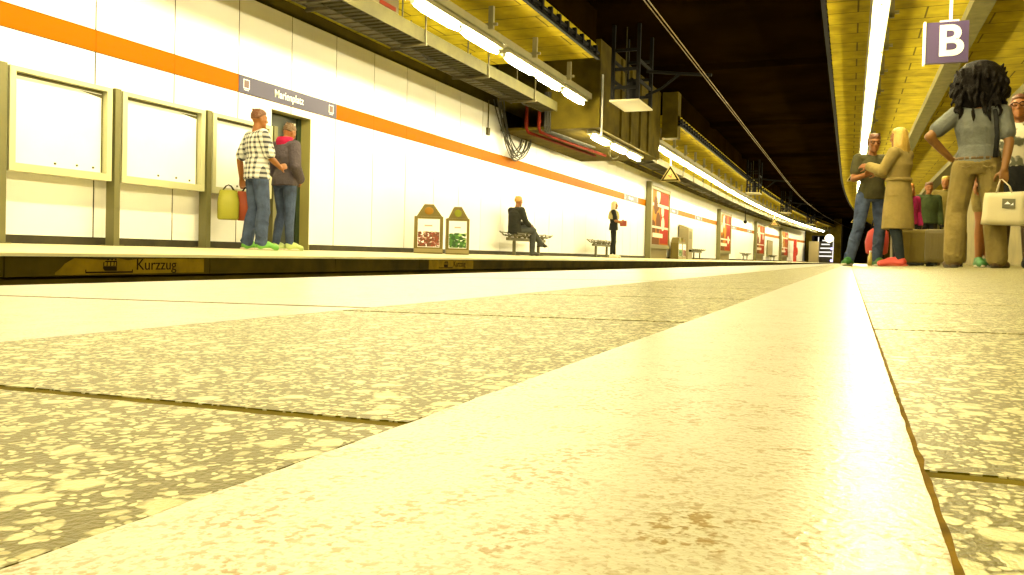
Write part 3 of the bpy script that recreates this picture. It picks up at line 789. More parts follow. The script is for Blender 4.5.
# ------------------------------------------------------------------ overhead line and its supports
WX, WZ = -2.75, 3.62
for k, dx in enumerate((0, .055)):
    bm = B(); pts = []
    y = -6.
    while y <= YEND + 12: pts.append((bend(WX + dx, y), y, WZ - .0)); y += 2
    tube(bm, pts, .008, 6)
    tag(link('contact_wire', bm, mat('contact_copper', (.16,.12,.05), .5, spec=.2)), ('left' if k == 0 else 'right') + ' wire of the twin overhead line crossing the dark vault', 'wire')
def support(y, label, ln=1.25):
    x = -4.28
    e = empty('overhead_line_support', (bend(x, y), y, 3.2), -math.atan(slope(y)), label, 'support', None)
    bm = B(); box(bm, -.33, .28, -ln/2, ln/2, 0, .03); link('base_plate', bm, mat('support_plate', (.42,.38,.22), .5), e)
    bm = B()
    for a in (-.28, .24):
        for b in (-ln/2 + .06, ln/2 - .06): box(bm, a - .035, a + .035, b - .035, b + .035, .031, 1.54)
    for z in (.25, .62, 1.0): box(bm, -.244, .204, -ln/2 + .04, -ln/2 + .09, z, z + .06); box(bm, -.244, .204, ln/2 - .09, ln/2 - .04, z, z + .06)
    for z in (.4, .8): box(bm, -.30, -.26, -ln/2 + .096, ln/2 - .096, z, z + .06); box(bm, .22, .26, -ln/2 + .096, ln/2 - .096, z, z + .06)
    link('drop_frame', bm, M_steel, e)
    bm = B(); tube(bm, [(-.02, 0, .04), (-.02, 0, .5), (.02, 0, .56)], [.11, .11, .07], 10); link('insulator', bm, M_steel, e)
    bm = B(); tube(bm, [(.27, 0, .7), (.9, 0, .62), (1.6, 0, .55)], .034, 8); tube(bm, [(.27, 0, .2), (.6, 0, .34), (.95, 0, .6)], .03, 8); tube(bm, [(1.53, 0, .55), (1.53, 0, .44)], .02, 6); link('arm', bm, M_steel, e)
    bm = B(); tube(bm, [(-.02, -ln/2+.1, .03), (-.02, -ln/2+.1, 1.5)], .012, 6); link('rod', bm, M_tray, e)
support(16.95, 'nearest black overhead-line support with pale base plate, above the concrete block')
support(40.6, 'second black overhead-line support with arm reaching to the wires')
support(57.0, 'third black overhead-line support, far along the vault')
support(74.0, 'fourth and most distant black overhead-line support')
e = empty('hanging_rod', (-5.25, 17.42, BZ - .14), 0, 'thin white rod hanging at the corner of the concrete block', 'rod')
bm = B(); box(bm, .16, .19, -.02, .02, -.02, 1.3); link('bar', bm, M_white, e)
bm = B(); box(bm, .1, .2, -.12, .12, -.05, -.021); link('foot', bm, M_white, e)
bm = B(); tube(bm, [(-5.36 + .12*math.cos(a), 19.6, 2.56 + .12*math.sin(a)) for a in [PI + PI*k/10 for k in range(9)]], .012, 6); tube(bm, [(-5.48, 19.6, 2.56), (-5.48, 19.6, 2.84)], .01, 6)
tag(link('ceiling_hook', bm, M_tray), 'small pale hook hanging below the lower strip lights', 'hook')

# ------------------------------------------------------------------ hanging signs
def triangle_sign(x, y, zt, zb, hw, top, label, rz):
    e = empty('warning_sign', (bend(x, y), y, 0), rz, label, 'sign', None)
    def tri(s): return [(-hw*s, (zb + (zt-zb)/3) - (zt-zb)/3*s), (hw*s, (zb + (zt-zb)/3) - (zt-zb)/3*s), (0, (zb + (zt-zb)/3) + (zt-zb)*2/3*s)]
    f = lambda a, b, c: (a, -c, b)
    bm = B(); plate(bm, tri(1), 0, lambda a, b, c: (a, .02 - c, b), .03); link('panel', bm, mat('sign_yellow', (.27,.21,.07), .6, spec=.1), e)
    bm = B()
    plate(bm, tri(.90), 0, lambda a, b, c: (a, -.0105 - c, b), .002); link('black_border', bm, M_ink, e)
    bm = B(); plate(bm, tri(.62), 0, lambda a, b, c: (a, -.013 - c, b), .002); link('face', bm, mat('sign_yellow', (.27,.21,.07), .6, spec=.1), e)
    h = zt - zb; c0 = zb + h*.28
    bm = B(); g = lambda a, b, c: (a*h, -.0155 - c, c0 + b*h)
    plate(bm, [(-.16,.06),(-.02,.0),(.03,-.07),(.08,-.03),(.1,.08),(.06,.08),(.04,.03),(-.0,.06),(-.1,.12)], 0, g)
    plate(bm, [(.09 + .035*math.cos(t*.785), .13 + .035*math.sin(t*.785)) for t in range(8)], 0, g)
    link('red_symbol', bm, mat('symbol_red', (.2,.012,.006), .5), e)
    bm = B(); tube(bm, [(0, .005, zt - .03), (0, .005, top)], .022, 8); link('rod', bm, M_white, e)
triangle_sign(LX, 26.3, 3.02, 2.5, .34, LZ - .055, 'nearest yellow warning triangle hanging under the opposite strip lights', math.radians(-6))
triangle_sign(LX, 60.0, 3.05, 2.45, .4, LZ - .055, 'small far yellow warning triangle hanging over the third billboard', 0)
triangle_sign(.19, 25.8, 3.0, 2.40, .36, LZ + .054, 'yellow warning triangle hanging beside the man in jeans', 0)
triangle_sign(.19, 52.0, 3.0, 2.4, .4, LZ + .054, 'farther warning triangle hanging low beside the jeans of the standing man', 0)
# B sign
e = empty('platform_letter_sign', (.975, 11.0, 2.67), 0, 'plum square sign with a white letter B hanging over the near platform', 'sign')
bm = B(); box(bm, -.225, .225, -.03, .03, -.24, .24); link('panel', bm, mat('sign_plum', (.055,.030,.11), .5), e)
text('lettering', 'B', .5, Matrix(((1,0,0,.035),(0,0,-1,-.033),(0,1,0,0),(0,0,0,1))), M_white, e, .003, 1.0, .012)
bm = B(); box(bm, -.25, -.226, -.05, .05, -.25, .25); link('edge_strip', bm, mat('bright_metal', (.8,.78,.7), .3), e)
bm = B(); box(bm, .02, .05, -.02, .02, .241, 1.178); box(bm, -.08, .12, -.02, .02, .24, .262); link('hanger', bm, M_white, e)
# hanging camera
e = empty('hanging_camera', (-6.35, 53.5, 0), 0, 'small black camera hanging on a long rod between the billboards', 'camera')
e.location = (bend(-6.35, 53.5), 53.5, 0)
bm = B(); tube(bm, [(0,0,2.5),(0,0,3.3)], .03, 6); link('rod', bm, M_steel, e)
bm = B(); ball(bm, (0,0,2.45), .12, (1,1.2,1), 10); link('housing', bm, M_steel, e, True)
# far end
e = empty('hanging_lamp', (bend(-4.7, 92.0), 92.0, 2.55), 0, 'round white glowing disc hanging in front of the far staircase', 'lamp')
bm = B(); tube(bm, [(0,-.06,0),(0,.06,0)], .42, 20); link('disc', bm, mat('disc_glow', (.9,.9,.8), .4, emit=(1,.9,.6), estr=.6), e)
bm = B(); tube(bm, [(0,0,.42),(0,0,1.3)], .03, 6); link('rod', bm, M_steel, e)
e = empty('escalator', (bend(-5.64, 96.2), 96.2, 0), 0, 'far escalator with glowing white balustrades rising at the end of the platform', 'escalator')
M_glow = mat('balustrade_glow', (.3,.3,.35), .4, emit=(.9,.85,.75), estr=.22); M_blue = mat('blue_lamp', (.3,.3,.8), .4, emit=(.35,.3,1.), estr=.7)
bm = B()
for k in range(11): box(bm, -.7, .77, .3 + k*.3, 6.5, .01 + k*.22 if k == 0 else k*.22 + .001, (k+1)*.22)
link('steps', bm, M_trayd, e)
for s in (-.8, .78):
    bm = B(); prism(bm, [(s, 0, .1), (s, 0, .95), (s, 3.4, 2.9), (s, 3.4, 2.2)], (.08,0,0)); link('balustrade', bm, M_glow, e)
for k in range(5):
    bm = B(); box(bm, -.66 + .08*k, .76 - .1*k, .55 + k*.6, .58 + k*.6, .67 + k*.44, .80 + k*.44); link('step_light', bm, M_glow, e)
for p_ in ((.70, -.16, .25), (.70, -.16, 1.55)):
    bm = B(); ball(bm, p_, .13, seg=10); link('blue_lamp', bm, M_blue, e, True)
e = empty('end_cabinet', (bend(-6.3, 93.2), 93.2, oz(-6.3)), 0, 'plain beige cabinet at the far end, beside the dark stair opening', 'cabinet')
bm = B(); box(bm, -.5, .5, -.6, .6, 0, 2.2); link('carcass', bm, mat('beige_cabinet', (.22,.18,.09), .4), e, bev=.02)
bm = B(); box(bm, -.48, .48, -.615, -.601, .1, 2.1); link('door', bm, mat('beige_panel', (.25,.2,.1), .5), e)

# ------------------------------------------------------------------ people
def fuse(name, bm, vox, mats, parent, classify=None, relax=3):
    """union the overlapping closed shells in bm into one continuous skin"""
    bmesh.ops.recalc_face_normals(bm, faces=bm.faces)
    me = bpy.data.meshes.new(name); bm.to_mesh(me); bm.free()
    o = bpy.data.objects.new(name, me); C.objects.link(o)
    md = o.modifiers.new('r', 'REMESH'); md.mode = 'VOXEL'; md.voxel_size = vox
    dg = bpy.context.evaluated_depsgraph_get()
    m2 = bpy.data.meshes.new_from_object(o.evaluated_get(dg)); o.modifiers.clear(); o.data = m2; bpy.data.meshes.remove(me); m2.name = name
    b2 = bmesh.new(); b2.from_mesh(m2)
    for _ in range(relax): bmesh.ops.smooth_vert(b2, verts=b2.verts, factor=.5, use_axis_x=True, use_axis_y=True, use_axis_z=True)
    if classify:
        for f in b2.faces: f.material_index = classify(f.calc_center_median())
    for f in b2.faces: f.smooth = True
    b2.to_mesh(m2); b2.free(); m2.materials.clear()
    for mm in (mats if isinstance(mats, (list, tuple)) else [mats]): m2.materials.append(mm)
    o.parent = parent
    return o
def ringloft(bm, rings, seg=20):
    """rings: (center, right vec*hw, fwd vec*hd)"""
    rs = []
    for c, r_, f_ in rings:
        c = Vector(c); r_ = Vector(r_); f_ = Vector(f_)
        rs.append([bm.verts.new(c + r_*math.cos(2*PI*k/seg) + f_*math.sin(2*PI*k/seg)) for k in range(seg)])
    for a, b in zip(rs, rs[1:]):
        for k in range(seg): bm.faces.new((a[k], a[(k+1) % seg], b[(k+1) % seg], b[k]))
    bm.faces.new(rs[0][::-1]); bm.faces.new(rs[-1])
def lerp(a, b, t): return Vector(a)*(1-t) + Vector(b)*t
def limb(bm, pts, rads, seg=12, sub=4):
    P, R_ = [], []
    pts = [Vector(p) for p in pts]
    for i in range(len(pts)-1):
        for k in range(sub):
            t = k/sub; P.append(pts[i].lerp(pts[i+1], t)); R_.append(rads[i]*(1-t) + rads[i+1]*t)
    P.append(pts[-1]); R_.append(rads[-1]); tube(bm, P, R_, seg)
    for p, r_ in zip(pts, rads): ball(bm, p, r_*.99, seg=seg)
def hand(bm, wrist, d, n, side, curl=.35, k=1.):
    """d: direction of the fingers, n: palm normal (where fingers curl to), side: towards the thumb"""
    w = Vector(wrist); d = Vector(d).normalized(); n = Vector(n); n = (n - d*n.dot(d)).normalized(); s = d.cross(n)
    if s.dot(Vector(side)) < 0: s = -s
    offs = (.030, .010, -.011, -.031); lens = (.072, .080, .074, .058)
    for o_, l_ in zip(offs, lens):
        b = w + d*.085*k + s*o_*k
        tube(bm, [w + s*o_*.6*k - d*.01, w + d*.045*k + s*o_*.9*k, b], [.015*k, .0155*k, .0125*k], 8)
        p = b; a = curl*.5; pts = [p]
        for j, fr in enumerate((.45, .32, .23)):
            p = p + (d*math.cos(a) + n*math.sin(a))*l_*fr*k; pts.append(p); a += curl*(1.1 if j == 0 else .8)
        tube(bm, pts, [.0105*k, .0098*k, .009*k, .0075*k], 8); ball(bm, pts[-1], .0075*k, seg=8)
    t0 = w + d*.02*k + s*.022*k; t1 = t0 + (d*.55 + s*.8 + n*.25).normalized()*.045*k; t2 = t1 + (d*.85 + s*.3 + n*.4).normalized()*.034*k; t3 = t2 + (d*.9 + n*.45).normalized()*.026*k
    tube(bm, [t0, t1, t2, t3], [.016*k, .0125*k, .0105*k, .008*k], 8); ball(bm, t3, .008*k, seg=8)
HEADP = [(-.118,.018,.070,.05),(-.108,.036,.086,.03),(-.085,.050,.092,-.01),(-.055,.060,.092,-.055),(-.02,.068,.092,-.082),(.02,.0735,.094,-.094),(.05,.074,.092,-.096),(.08,.066,.078,-.088),(.102,.049,.052,-.066),(.116,.025,.02,-.038)]
def head(bm, M, grow=0, top_only=None):
    rs = []
    for z, hw, fy, by in HEADP:
        c = M @ Vector((0, (fy+by)/2, z)); r_ = (M.to_3x3() @ Vector((hw, 0, 0))); f_ = M.to_3x3() @ Vector((0, (fy-by)/2, 0)); rs.append((c, r_, f_))
    ringloft(bm, rs, 20)
    tube(bm, [M @ Vector(p) for p in ((0,.09,.018),(0,.104,-.004),(0,.113,-.027),(0,.095,-.036))], [.008,.011,.015,.010], 8)
    for s in (-1, 1):
        ball(bm, M @ Vector((s*.075, -.008, -.005)), .03, (.3, .62, 1), 10, rot=M.to_3x3())
        ball(bm, M @ Vector((s*.016, .097, -.03)), .009, seg=8)
        ball(bm, M @ Vector((s*.031, .082, .012)), .0155, seg=10)
        tube(bm, [M @ Vector((s*.012,.094,.03)), M @ Vector((s*.035,.091,.034)), M @ Vector((s*.055,.074,.027))], .007, 6)
        ball(bm, M @ Vector((s*.045, .068, -.02)), .02, seg=8)
    tube(bm, [M @ Vector((-.024,.083,-.062)), M @ Vector((0,.094,-.061)), M @ Vector((.024,.083,-.062))], [.005,.0085,.005], 8)
    tube(bm, [M @ Vector((-.02,.083,-.072)), M @ Vector((0,.092,-.073)), M @ Vector((.02,.083,-.072))], [.005,.0085,.005], 8)
    ball(bm, M @ Vector((0,.078,-.102)), .022, seg=8)
S_skin = mat('skin_tan', (.20,.085,.016), .55, bump=.05, bscale=60, var=.06, vscale=20)
S_skin2 = mat('skin_warm', (.22,.075,.010), .55, var=.06, vscale=20)
S_eye = mat('eye_dark', (.02,.015,.01), .2); S_lip = mat('lip_rose', (.3,.07,.04), .5)
DEF = dict(hipL=(-.095,0,.93), hipR=(.095,0,.93), kneeL=(-.105,.03,.51), kneeR=(.105,.03,.51), ankL=(-.11,-.02,.085), ankR=(.11,-.02,.085), toeL=(-.13,.17,.03), toeR=(.13,.17,.03),
           pel=(0,0,.96), waist=(0,.01,1.10), chest=(0,.0,1.28), neck=(0,-.015,1.475), head=(0,.015,1.635), shL=(-.185,-.01,1.42), shR=(.185,-.01,1.42),
           elL=(-.235,-.03,1.13), elR=(.235,-.03,1.13), wrL=(-.24,.06,.88), wrR=(.24,.06,.88), right=(1,0,0), fwd=(0,1,0), yaw=0, tilt=0, roll=0,
           hdL=(0,.15,-1), hdR=(0,.15,-1), hnL=(1,0,0), hnR=(-1,0,0), hsL=(0,1,0), hsR=(0,1,0), curlL=.4, curlR=.4, fem=0)
class Person:
    def __init__(s, label, loc, fdir, height, vox=.009, skin=None, group=None, base=1.75, **J):
        s.J = dict(DEF); s.J.update(J); s.vox = vox; s.k = height/base
        s.e = empty('person', loc, math.atan2(-fdir[0], fdir[1]), label, 'person', group)
        s.e.scale = (s.k,)*3; s.skin = skin or S_skin
        j = s.J; s.R = Vector(j['right']).normalized(); s.F = Vector(j['fwd']).normalized()
        s.HM = Matrix.Translation(Vector(j['head'])) @ Matrix.Rotation(j['yaw'], 4, 'Z') @ Matrix.Rotation(j['tilt'], 4, 'X') @ Matrix.Rotation(j['roll'], 4, 'Y')
    def torso(s, bm, g=0, top=True, low=0):
        j = s.J; f = j['fem']; R_, F = s.R, s.F
        L = [(Vector(j['pel']) - Vector((0,0,.09)), .13, .095), (Vector(j['pel']), .168 - .0*f, .118), (lerp(j['pel'], j['waist'], .55), .158 - .01*f, .108), (Vector(j['waist']), .142 - .018*f, .098),
             (lerp(j['waist'], j['chest'], .55), .155 - .016*f, .108), (Vector(j['chest']), .172 - .018*f, .118 + .012*f), (lerp(j['chest'], j['neck'], .45), .180 - .02*f, .108), (lerp(j['chest'], j['neck'], .74), .150 - .015*f, .085), (lerp(j['chest'], j['neck'], .92), .085, .065)]
        if g and not low: L[0] = (L[0][0] + Vector((0,0,.015)), .176, .124)
        ringloft(bm, [(c, R_*(hw + g), F*(hd + g)) for c, hw, hd in L[low:]])
        if g == 0: limb(bm, [lerp(j['chest'], j['neck'], .85), j['neck'], lerp(j['neck'], j['head'], .75)], [.064, .056, .052])
    def arm(s, bm, S, g=0, to=1.):
        j = s.J; a, b, c = Vector(j['sh'+S]), Vector(j['el'+S]), Vector(j['wr'+S])
        inn = lerp(j['chest'], j['neck'], .55)
        ri = [.07, .054, .043, .040, .026]
        if to >= 2: limb(bm, [inn, a, b, b.lerp(c, .35), b.lerp(c, to-1)], [.07+g, .054+g, .042+g, .040+g, (.040 if to < 1.5 else .029)+g])
        elif to > 1: limb(bm, [inn, a, b, b.lerp(c, to-1)], [.07+g, .056+g, .043+g, .036+g])
        else: limb(bm, [inn, a, a.lerp(b, to)], [.072+g, .058+g, .052+g])
    def leg(s, bm, S, g=0, end=1., flare=0):
        j = s.J; a, b, c = Vector(j['hip'+S]), Vector(j['knee'+S]), Vector(j['ank'+S])
        back = s.F*-.012
        if end >= 1: limb(bm, [a, a.lerp(b, .35), b, b.lerp(c, .32) + back, c.lerp(b, .02)], [.088+g, .082+g, .056+g+flare*.4, .056+g+flare*.6, .038+g+flare])
        else: limb(bm, [a, a.lerp(b, .35), a.lerp(b, end)], [.088+g, .082+g, .07+g])
    def foot(s, bm, S, g=0, k=1.):
        j = s.J; a, t = Vector(j['ank'+S]), Vector(j['toe'+S]); d = (t - a); d.z = 0; d.normalize()
        heel = a - d*.045; heel.z = a.z - .05; mid = a.lerp(t, .5); mid.z = a.z - .035
        t2 = t.copy()
        limb(bm, [a, heel.lerp(a, .35)], [.036+g, .034+g])
        side = d.cross(Vector((0,0,1)))
        tube(bm, [heel - d*.012, heel + d*.02, mid, t - d*.03, t + d*.012, t + d*.03], [.022+g, .036+g, .040+g, .036+g, .028+g, .012+g], 12, ratio=1.12, wax=(0,0,1))
        limb(bm, [a - d*.0, mid + Vector((0,0,.012)), t - d*.02], [.034+g, .034+g, .022+g])
    def body(s, legs=True):
        bm = B(); s.torso(bm); j = s.J
        for S in 'LR':
            s.arm(bm, S, 0, 2.); hand(bm, j['wr'+S], j['hd'+S], j['hn'+S], j['hs'+S], j['curl'+S])
            s.leg(bm, S); s.foot(bm, S)
        head(bm, s.HM)
        inv = s.HM.inverted()
        def cls(p):
            q = inv @ p
            if abs(abs(q.x) - .031) < .014 and abs(q.z - .012) < .0085 and q.y > .08: return 1
            if abs(q.x) < .024 and -.079 < q.z < -.056 and q.y > .08: return 2
            return 0
        s.bodyo = fuse('body', bm, s.vox, [s.skin, S_eye, S_lip], s.e, cls, 2)
        return s
    def shirt(s, m_, sleeve=.62, g=.014, hem=.0, name='shirt', extra=None, collar=False):
        bm = B(); s.torso(bm, g, low=0 if hem else 1)
        for S in 'LR': s.arm(bm, S, g*.9 + .004, sleeve)
        if collar:
            j = s.J; ringloft(bm, [(lerp(j['chest'], j['neck'], .8), s.R*.085, s.F*.075), (lerp(j['neck'], j['head'], .18), s.R*.068, s.F*.066)])
        if extra: extra(bm)
        return fuse(name, bm, s.vox, m_, s.e)
    def trousers(s, m_, g=.013, flare=.012, end=1., name='trousers', rumple=0):
        bm = B(); j = s.J
        ringloft(bm, [(Vector(j['pel']) - s.R*0 - Vector((0,0,.10)), s.R*.15, s.F*.105), (Vector(j['pel']), s.R*(.172+g), s.F*(.118+g)), (lerp(j['pel'], j['waist'], .5), s.R*(.160+g), s.F*(.108+g))])
        for S in 'LR': s.leg(bm, S, g, end, flare)
        if rumple:
            r = random.Random(5)
            for S in 'LR':
                a, b, c = Vector(j['hip'+S]), Vector(j['knee'+S]), Vector(j['ank'+S])
                for i in range(rumple):
                    t = r.random(); p = b.lerp(c, t*.98) if r.random() < .72 else a.lerp(b, .4 + .6*t)
                    a0 = r.uniform(0, 6.28); rr = .062 + g
                    pts = [p + s.R*math.cos(a0 + q*.45)*rr + s.F*math.sin(a0 + q*.45)*rr + Vector((0,0,.02*q*r.choice((-1,1)))) for q in range(-2, 3)]
                    tube(bm, pts, [.005,.011,.014,.011,.005], 8)
        return fuse(name, bm, s.vox, m_, s.e)
    def shoes(s, m_, g=.010, sole=None):
        for S in 'LR':
            bm = B(); s.foot(bm, S, g); sh = fuse('shoe', bm, s.vox*.8, m_, s.e)
            if sole:
                j = s.J; a, t = Vector(j['ank'+S]), Vector(j['toe'+S]); d = (t-a); d.z = 0; d.normalize(); w = d.cross(Vector((0,0,1)))
                bm = B(); pts = []
                for k in range(20):
                    an = 2*PI*k/20; L_ = .155; pts.append(Vector((a.x, a.y, 0)) + d*(.065 + L_*math.cos(an)) + w*(.052*math.sin(an)))
                zz = min(a.z - .085, t.z - .03); prism(bm, [(p.x, p.y, zz + .004) for p in pts], (0,0,.022)); link('sole', bm, sole, sh, False)
    def hair_short(s, m_):
        bm = B(); M = s.HM
        ringloft(bm, [(M @ Vector((0,-.032,.0)), M.to_3x3() @ Vector((.076,0,0)), M.to_3x3() @ Vector((0,.068,0))), (M @ Vector((0,-.022,.035)), M.to_3x3() @ Vector((.080,0,0)), M.to_3x3() @ Vector((0,.082,0))), (M @ Vector((0,-.006,.062)), M.to_3x3() @ Vector((.080,0,0)), M.to_3x3() @ Vector((0,.098,0))),
                      (M @ Vector((0,.0,.09)), M.to_3x3() @ Vector((.073,0,0)), M.to_3x3() @ Vector((0,.092,0))), (M @ Vector((0,.0,.115)), M.to_3x3() @ Vector((.055,0,0)), M.to_3x3() @ Vector((0,.07,0))), (M @ Vector((0,-.005,.130)), M.to_3x3() @ Vector((.028,0,0)), M.to_3x3() @ Vector((0,.04,0)))])
        r = random.Random(2)
        for i in range(26):
            a = r.uniform(0, 6.28); p = Vector((.06*math.cos(a), .075*math.sin(a) - .005, .085 + .03*r.random())); tube(bm, [M @ p, M @ (p*1.12 + Vector((0,.012,.006)))], [.012,.004], 6)
        return fuse('hair', bm, s.vox*.7, m_, s.e, relax=1)
    def hair_long(s, m_, down=.42, wide=.10, back=-.085, n=34, front=False):
        bm = B(); M = s.HM; M3 = M.to_3x3()
        ringloft(bm, [(M @ Vector((0,-.045,-.05)), M3 @ Vector((.082,0,0)), M3 @ Vector((0,.062,0))), (M @ Vector((0,-.034,.0)), M3 @ Vector((.085,0,0)), M3 @ Vector((0,.074,0))), (M @ Vector((0,-.02,.045)), M3 @ Vector((.087,0,0)), M3 @ Vector((0,.09,0))),
                      (M @ Vector((0,-.004,.08)), M3 @ Vector((.079,0,0)), M3 @ Vector((0,.098,0))), (M @ Vector((0,0,.108)), M3 @ Vector((.06,0,0)), M3 @ Vector((0,.075,0))), (M @ Vector((0,-.005,.128)), M3 @ Vector((.03,0,0)), M3 @ Vector((0,.04,0)))])
        r = random.Random(4)
        for i in range(n):
            t = i/(n-1)*2 - 1; a = t*(1.9 if front else 1.5)
            x, y = math.sin(a), -math.cos(a)
            ln = down*(1 - .25*abs(t)) * r.uniform(.85, 1.05)
            top = Vector((x*.07, y*.075 - .01, .03)); mid = Vector((x*(.06 + wide*.5), y*.07 + back*.3, -.12)); end = Vector((x*wide*r.uniform(.6, 1.05), back + y*.03 + .03*r.random(), .03 - ln))
            P_ = [M @ top, M @ top.lerp(mid, .5) + Vector((0,0,.0)), M @ mid, M @ mid.lerp(end, .55), M @ end]
            tube(bm, P_, [.022,.026,.026,.022,.006], 8)
        return fuse('hair', bm, s.vox*.75, m_, s.e, relax=1)
    def belt_part(s, name, bm, m_, smooth=True): return link(name, bm, m_, s.e, smooth)

def fabric(n, c, b=.5, sc=28, v=.15): return mat(n, c, .9, spec=.2, bump=b, bscale=sc, var=v, vscale=9)
F_jean = fabric('denim_worn', (.055,.075,.14), .5, 25, .45); F_jean2 = fabric('denim_light', (.05,.07,.135), .5, 25, .35)
F_khaki = fabric('khaki_cotton', (.20,.15,.045), .9, 16, .2); F_tee = fabric('tee_grey_blue', (.125,.13,.115), .9, 14, .12)
F_olive = fabric('tee_olive', (.06,.055,.022), .7, 20, .2); F_coat = fabric('coat_sand', (.25,.185,.055), .5, 18, .12)
F_dark = fabric('cloth_black', (.012,.012,.011), .5); F_darkb = fabric('trousers_ink', (.018,.024,.028), .5)
F_green = mat('sneaker_green', (.02,.12,.012), .6); F_red = mat('shoe_coral', (.5,.05,.03), .5); F_sole = mat('sole_white', (.6,.55,.4), .6)
F_brown = mat('shoe_brown', (.10,.055,.012), .6); H_dark = mat('hair_black', (.004,.0022,.0006), .6, spec=.12, bump=.8, bscale=60); H_blond = mat('hair_blond', (.42,.27,.045), .5, bump=.7, bscale=50)
H_red = mat('hair_auburn', (.10,.03,.004), .5, bump=.7, bscale=50); H_brown = mat('hair_brown', (.10,.05,.012), .5, bump=.7, bscale=50)

def at(u, Y, X=None):
    """point on the near floor at depth Y for image column u"""
    p = (u-512)/FPX; q = (PPV-268)/FPX; d = Fw + Rv*p + Uv*q; t = Y/d.y; x = t*d.x
    return (x, Y, fz(x))

# long-haired person seen from behind, with the white carrier bag
p = Person('person seen from behind with long dark hair, grey T-shirt and khaki trousers, holding white bag', at(973, 8.5), (.10, 1), 1.70, .0065,
    hipL=(-.10,0,.93), hipR=(.10,0,.93), kneeL=(-.155,.03,.51), kneeR=(.15,.05,.51), ankL=(-.16,-.02,.085), ankR=(.19,-.02,.085), toeL=(-.21,.16,.03), toeR=(.26,.14,.03),
    shL=(-.19,-.01,1.42), elL=(-.40,-.12,1.215), wrL=(-.215,.03,1.02), hdL=(.75,.35,-.35), hnL=(.5,.3,.1), hsL=(.3,-.6,.4), curlL=.5,
    shR=(.19,-.01,1.42), elR=(.25,-.07,1.14), wrR=(.215,-.11,.89), hdR=(0,-.12,-1), hnR=(-.3,.9,0), hsR=(-1,.1,0), curlR=1.15, waist=(.01,.01,1.10), head=(-.0,.02,1.635))
p.body(); p.shirt(F_tee, .66, .022, 0, extra=lambda bm: ringloft(bm, [((0,.0,.99), (.185,0,0), (0,.135,0)), ((0,.0,1.05), (.176,0,0), (0,.13,0)), ((.01,.0,1.12), (.163,0,0), (0,.122,0))]))
p.trousers(F_khaki, .022, .030, 1., rumple=16); p.shoes(F_brown, .012, mat('sole_dark', (.04,.03,.012), .7))

bm = B(); M = p.HM; M3 = M.to_3x3()
M = M @ Matrix.Translation((0, 0, .10))
ringloft(bm, [(M @ Vector((0,-.02,zz)), M3 @ Vector((ww,0,0)), M3 @ Vector((0,dd,0))) for zz, ww, dd in ((-.40,.03,.02),(-.34,.09,.04),(-.26,.155,.07),(-.16,.205,.10),(-.06,.225,.125),(.03,.215,.14),(.10,.18,.135),(.155,.12,.10),(.18,.05,.04))], 24)
r = random.Random(11)
for v in bm.verts:
    if (M.inverted() @ v.co).y > .02: v.co += M3 @ Vector((0, -.045, 0))
for i in range(130):
    a = r.uniform(0, 6.28); h = r.uniform(-.30, .13); ww = .225*math.sqrt(max(.05, 1 - ((h + .06)/.27)**2)); x0, y0 = math.cos(a)*ww, math.sin(a)*.115 - .03
    pts = []
    for k in range(5):
        t = k/4; pts.append(M @ Vector((x0*(1 + .10*math.sin(5*t + i)) , y0*(1 + .12*math.sin(4*t + i*2)) - .01*k, h - .14*t + .02*math.sin(i))))
    tube(bm, pts, [.008,.017,.018,.013,.003], 6)
fuse('hair', bm, .007, H_dark, p.e, relax=1)
bm = B(); tube(bm, [(.14,-.155,1.0),(.150,-.165,1.2),(.135,-.14,1.38),(.12,-.03,1.50),(.12,.09,1.44),(.13,.16,1.25)], .02, 8, ratio=.35, wax=(1,0,0)); link('shoulder_strap', bm, F_dark, p.e, True)
bm = B(); ringloft(bm, [((0,0,.995), (.184,0,0), (0,.134,0)), ((0,0,1.02), (.182,0,0), (0,.132,0))], 28); link('belt', bm, F_brown, p.e, True)
for s in (-1, 1):
    bm = B(); tube(bm, [(s*.05,-.142,.93),(s*.085,-.137,.915),(s*.125,-.118,.925)], .006, 6); link('pocket_seam', bm, F_khaki, p.e, True)
hp = p.e.matrix_basis @ Vector((.215, -.10, .83)); PH = p
# carrier bag
e = empty('carrier_bag', (hp.x + .0, hp.y - .085, hp.z - .435), math.radians(-14), 'white paper carrier bag with a grey square mark, held by the long-haired person', 'bag')
M_bag = mat('white_bag_paper', (.5,.44,.26), .5, bump=.15, bscale=12)
bm = B(); d = .055
v = [bm.verts.new(q) for q in ((-.155,-d,.012),(.155,-d,0),(.155,d,0),(-.155,d,.012),(-.135,-d*.8,.25),(.150,-d*.8,.255),(.150,d*.8,.255),(-.135,d*.8,.25))]
for f in ((0,3,2,1),(0,1,5,4),(1,2,6,5),(2,3,7,6),(3,0,4,7)): bm.faces.new([v[i] for i in f])
bmesh.ops.subdivide_edges(bm, edges=bm.edges, cuts=5, use_grid_fill=True)
for q in bm.verts: q.co += Vector((.003*noise.noise(q.co*9), .007*noise.noise(q.co*11 + Vector((3,0,0))), 0))
bo = link('bag_body', bm, M_bag, e, True); md = bo.modifiers.new('t', 'SOLIDIFY'); md.thickness = .003
e.scale = (1.1, 1.1, 1.15)
bm = B(); f = lambda a, b, c: (.035 + a, -.058 - c, .165 + b)
plate(bm, [(-.045,-.034),(.045,-.038),(.045,.034),(-.045,.038)], 0, f, .002); plate(bm, [(-.03,-.004),(.012,-.004),(-.008,.016)], 1, lambda a, b, c: f(a, b, c + .0022), .001); plate(bm, [(.012,-.012),(.032,-.012),(.03,.006)], 1, lambda a, b, c: f(a, b, c + .0022), .001)
link('square_mark', bm, [mat('print_grey', (.12,.11,.055), .6), M_white], e)
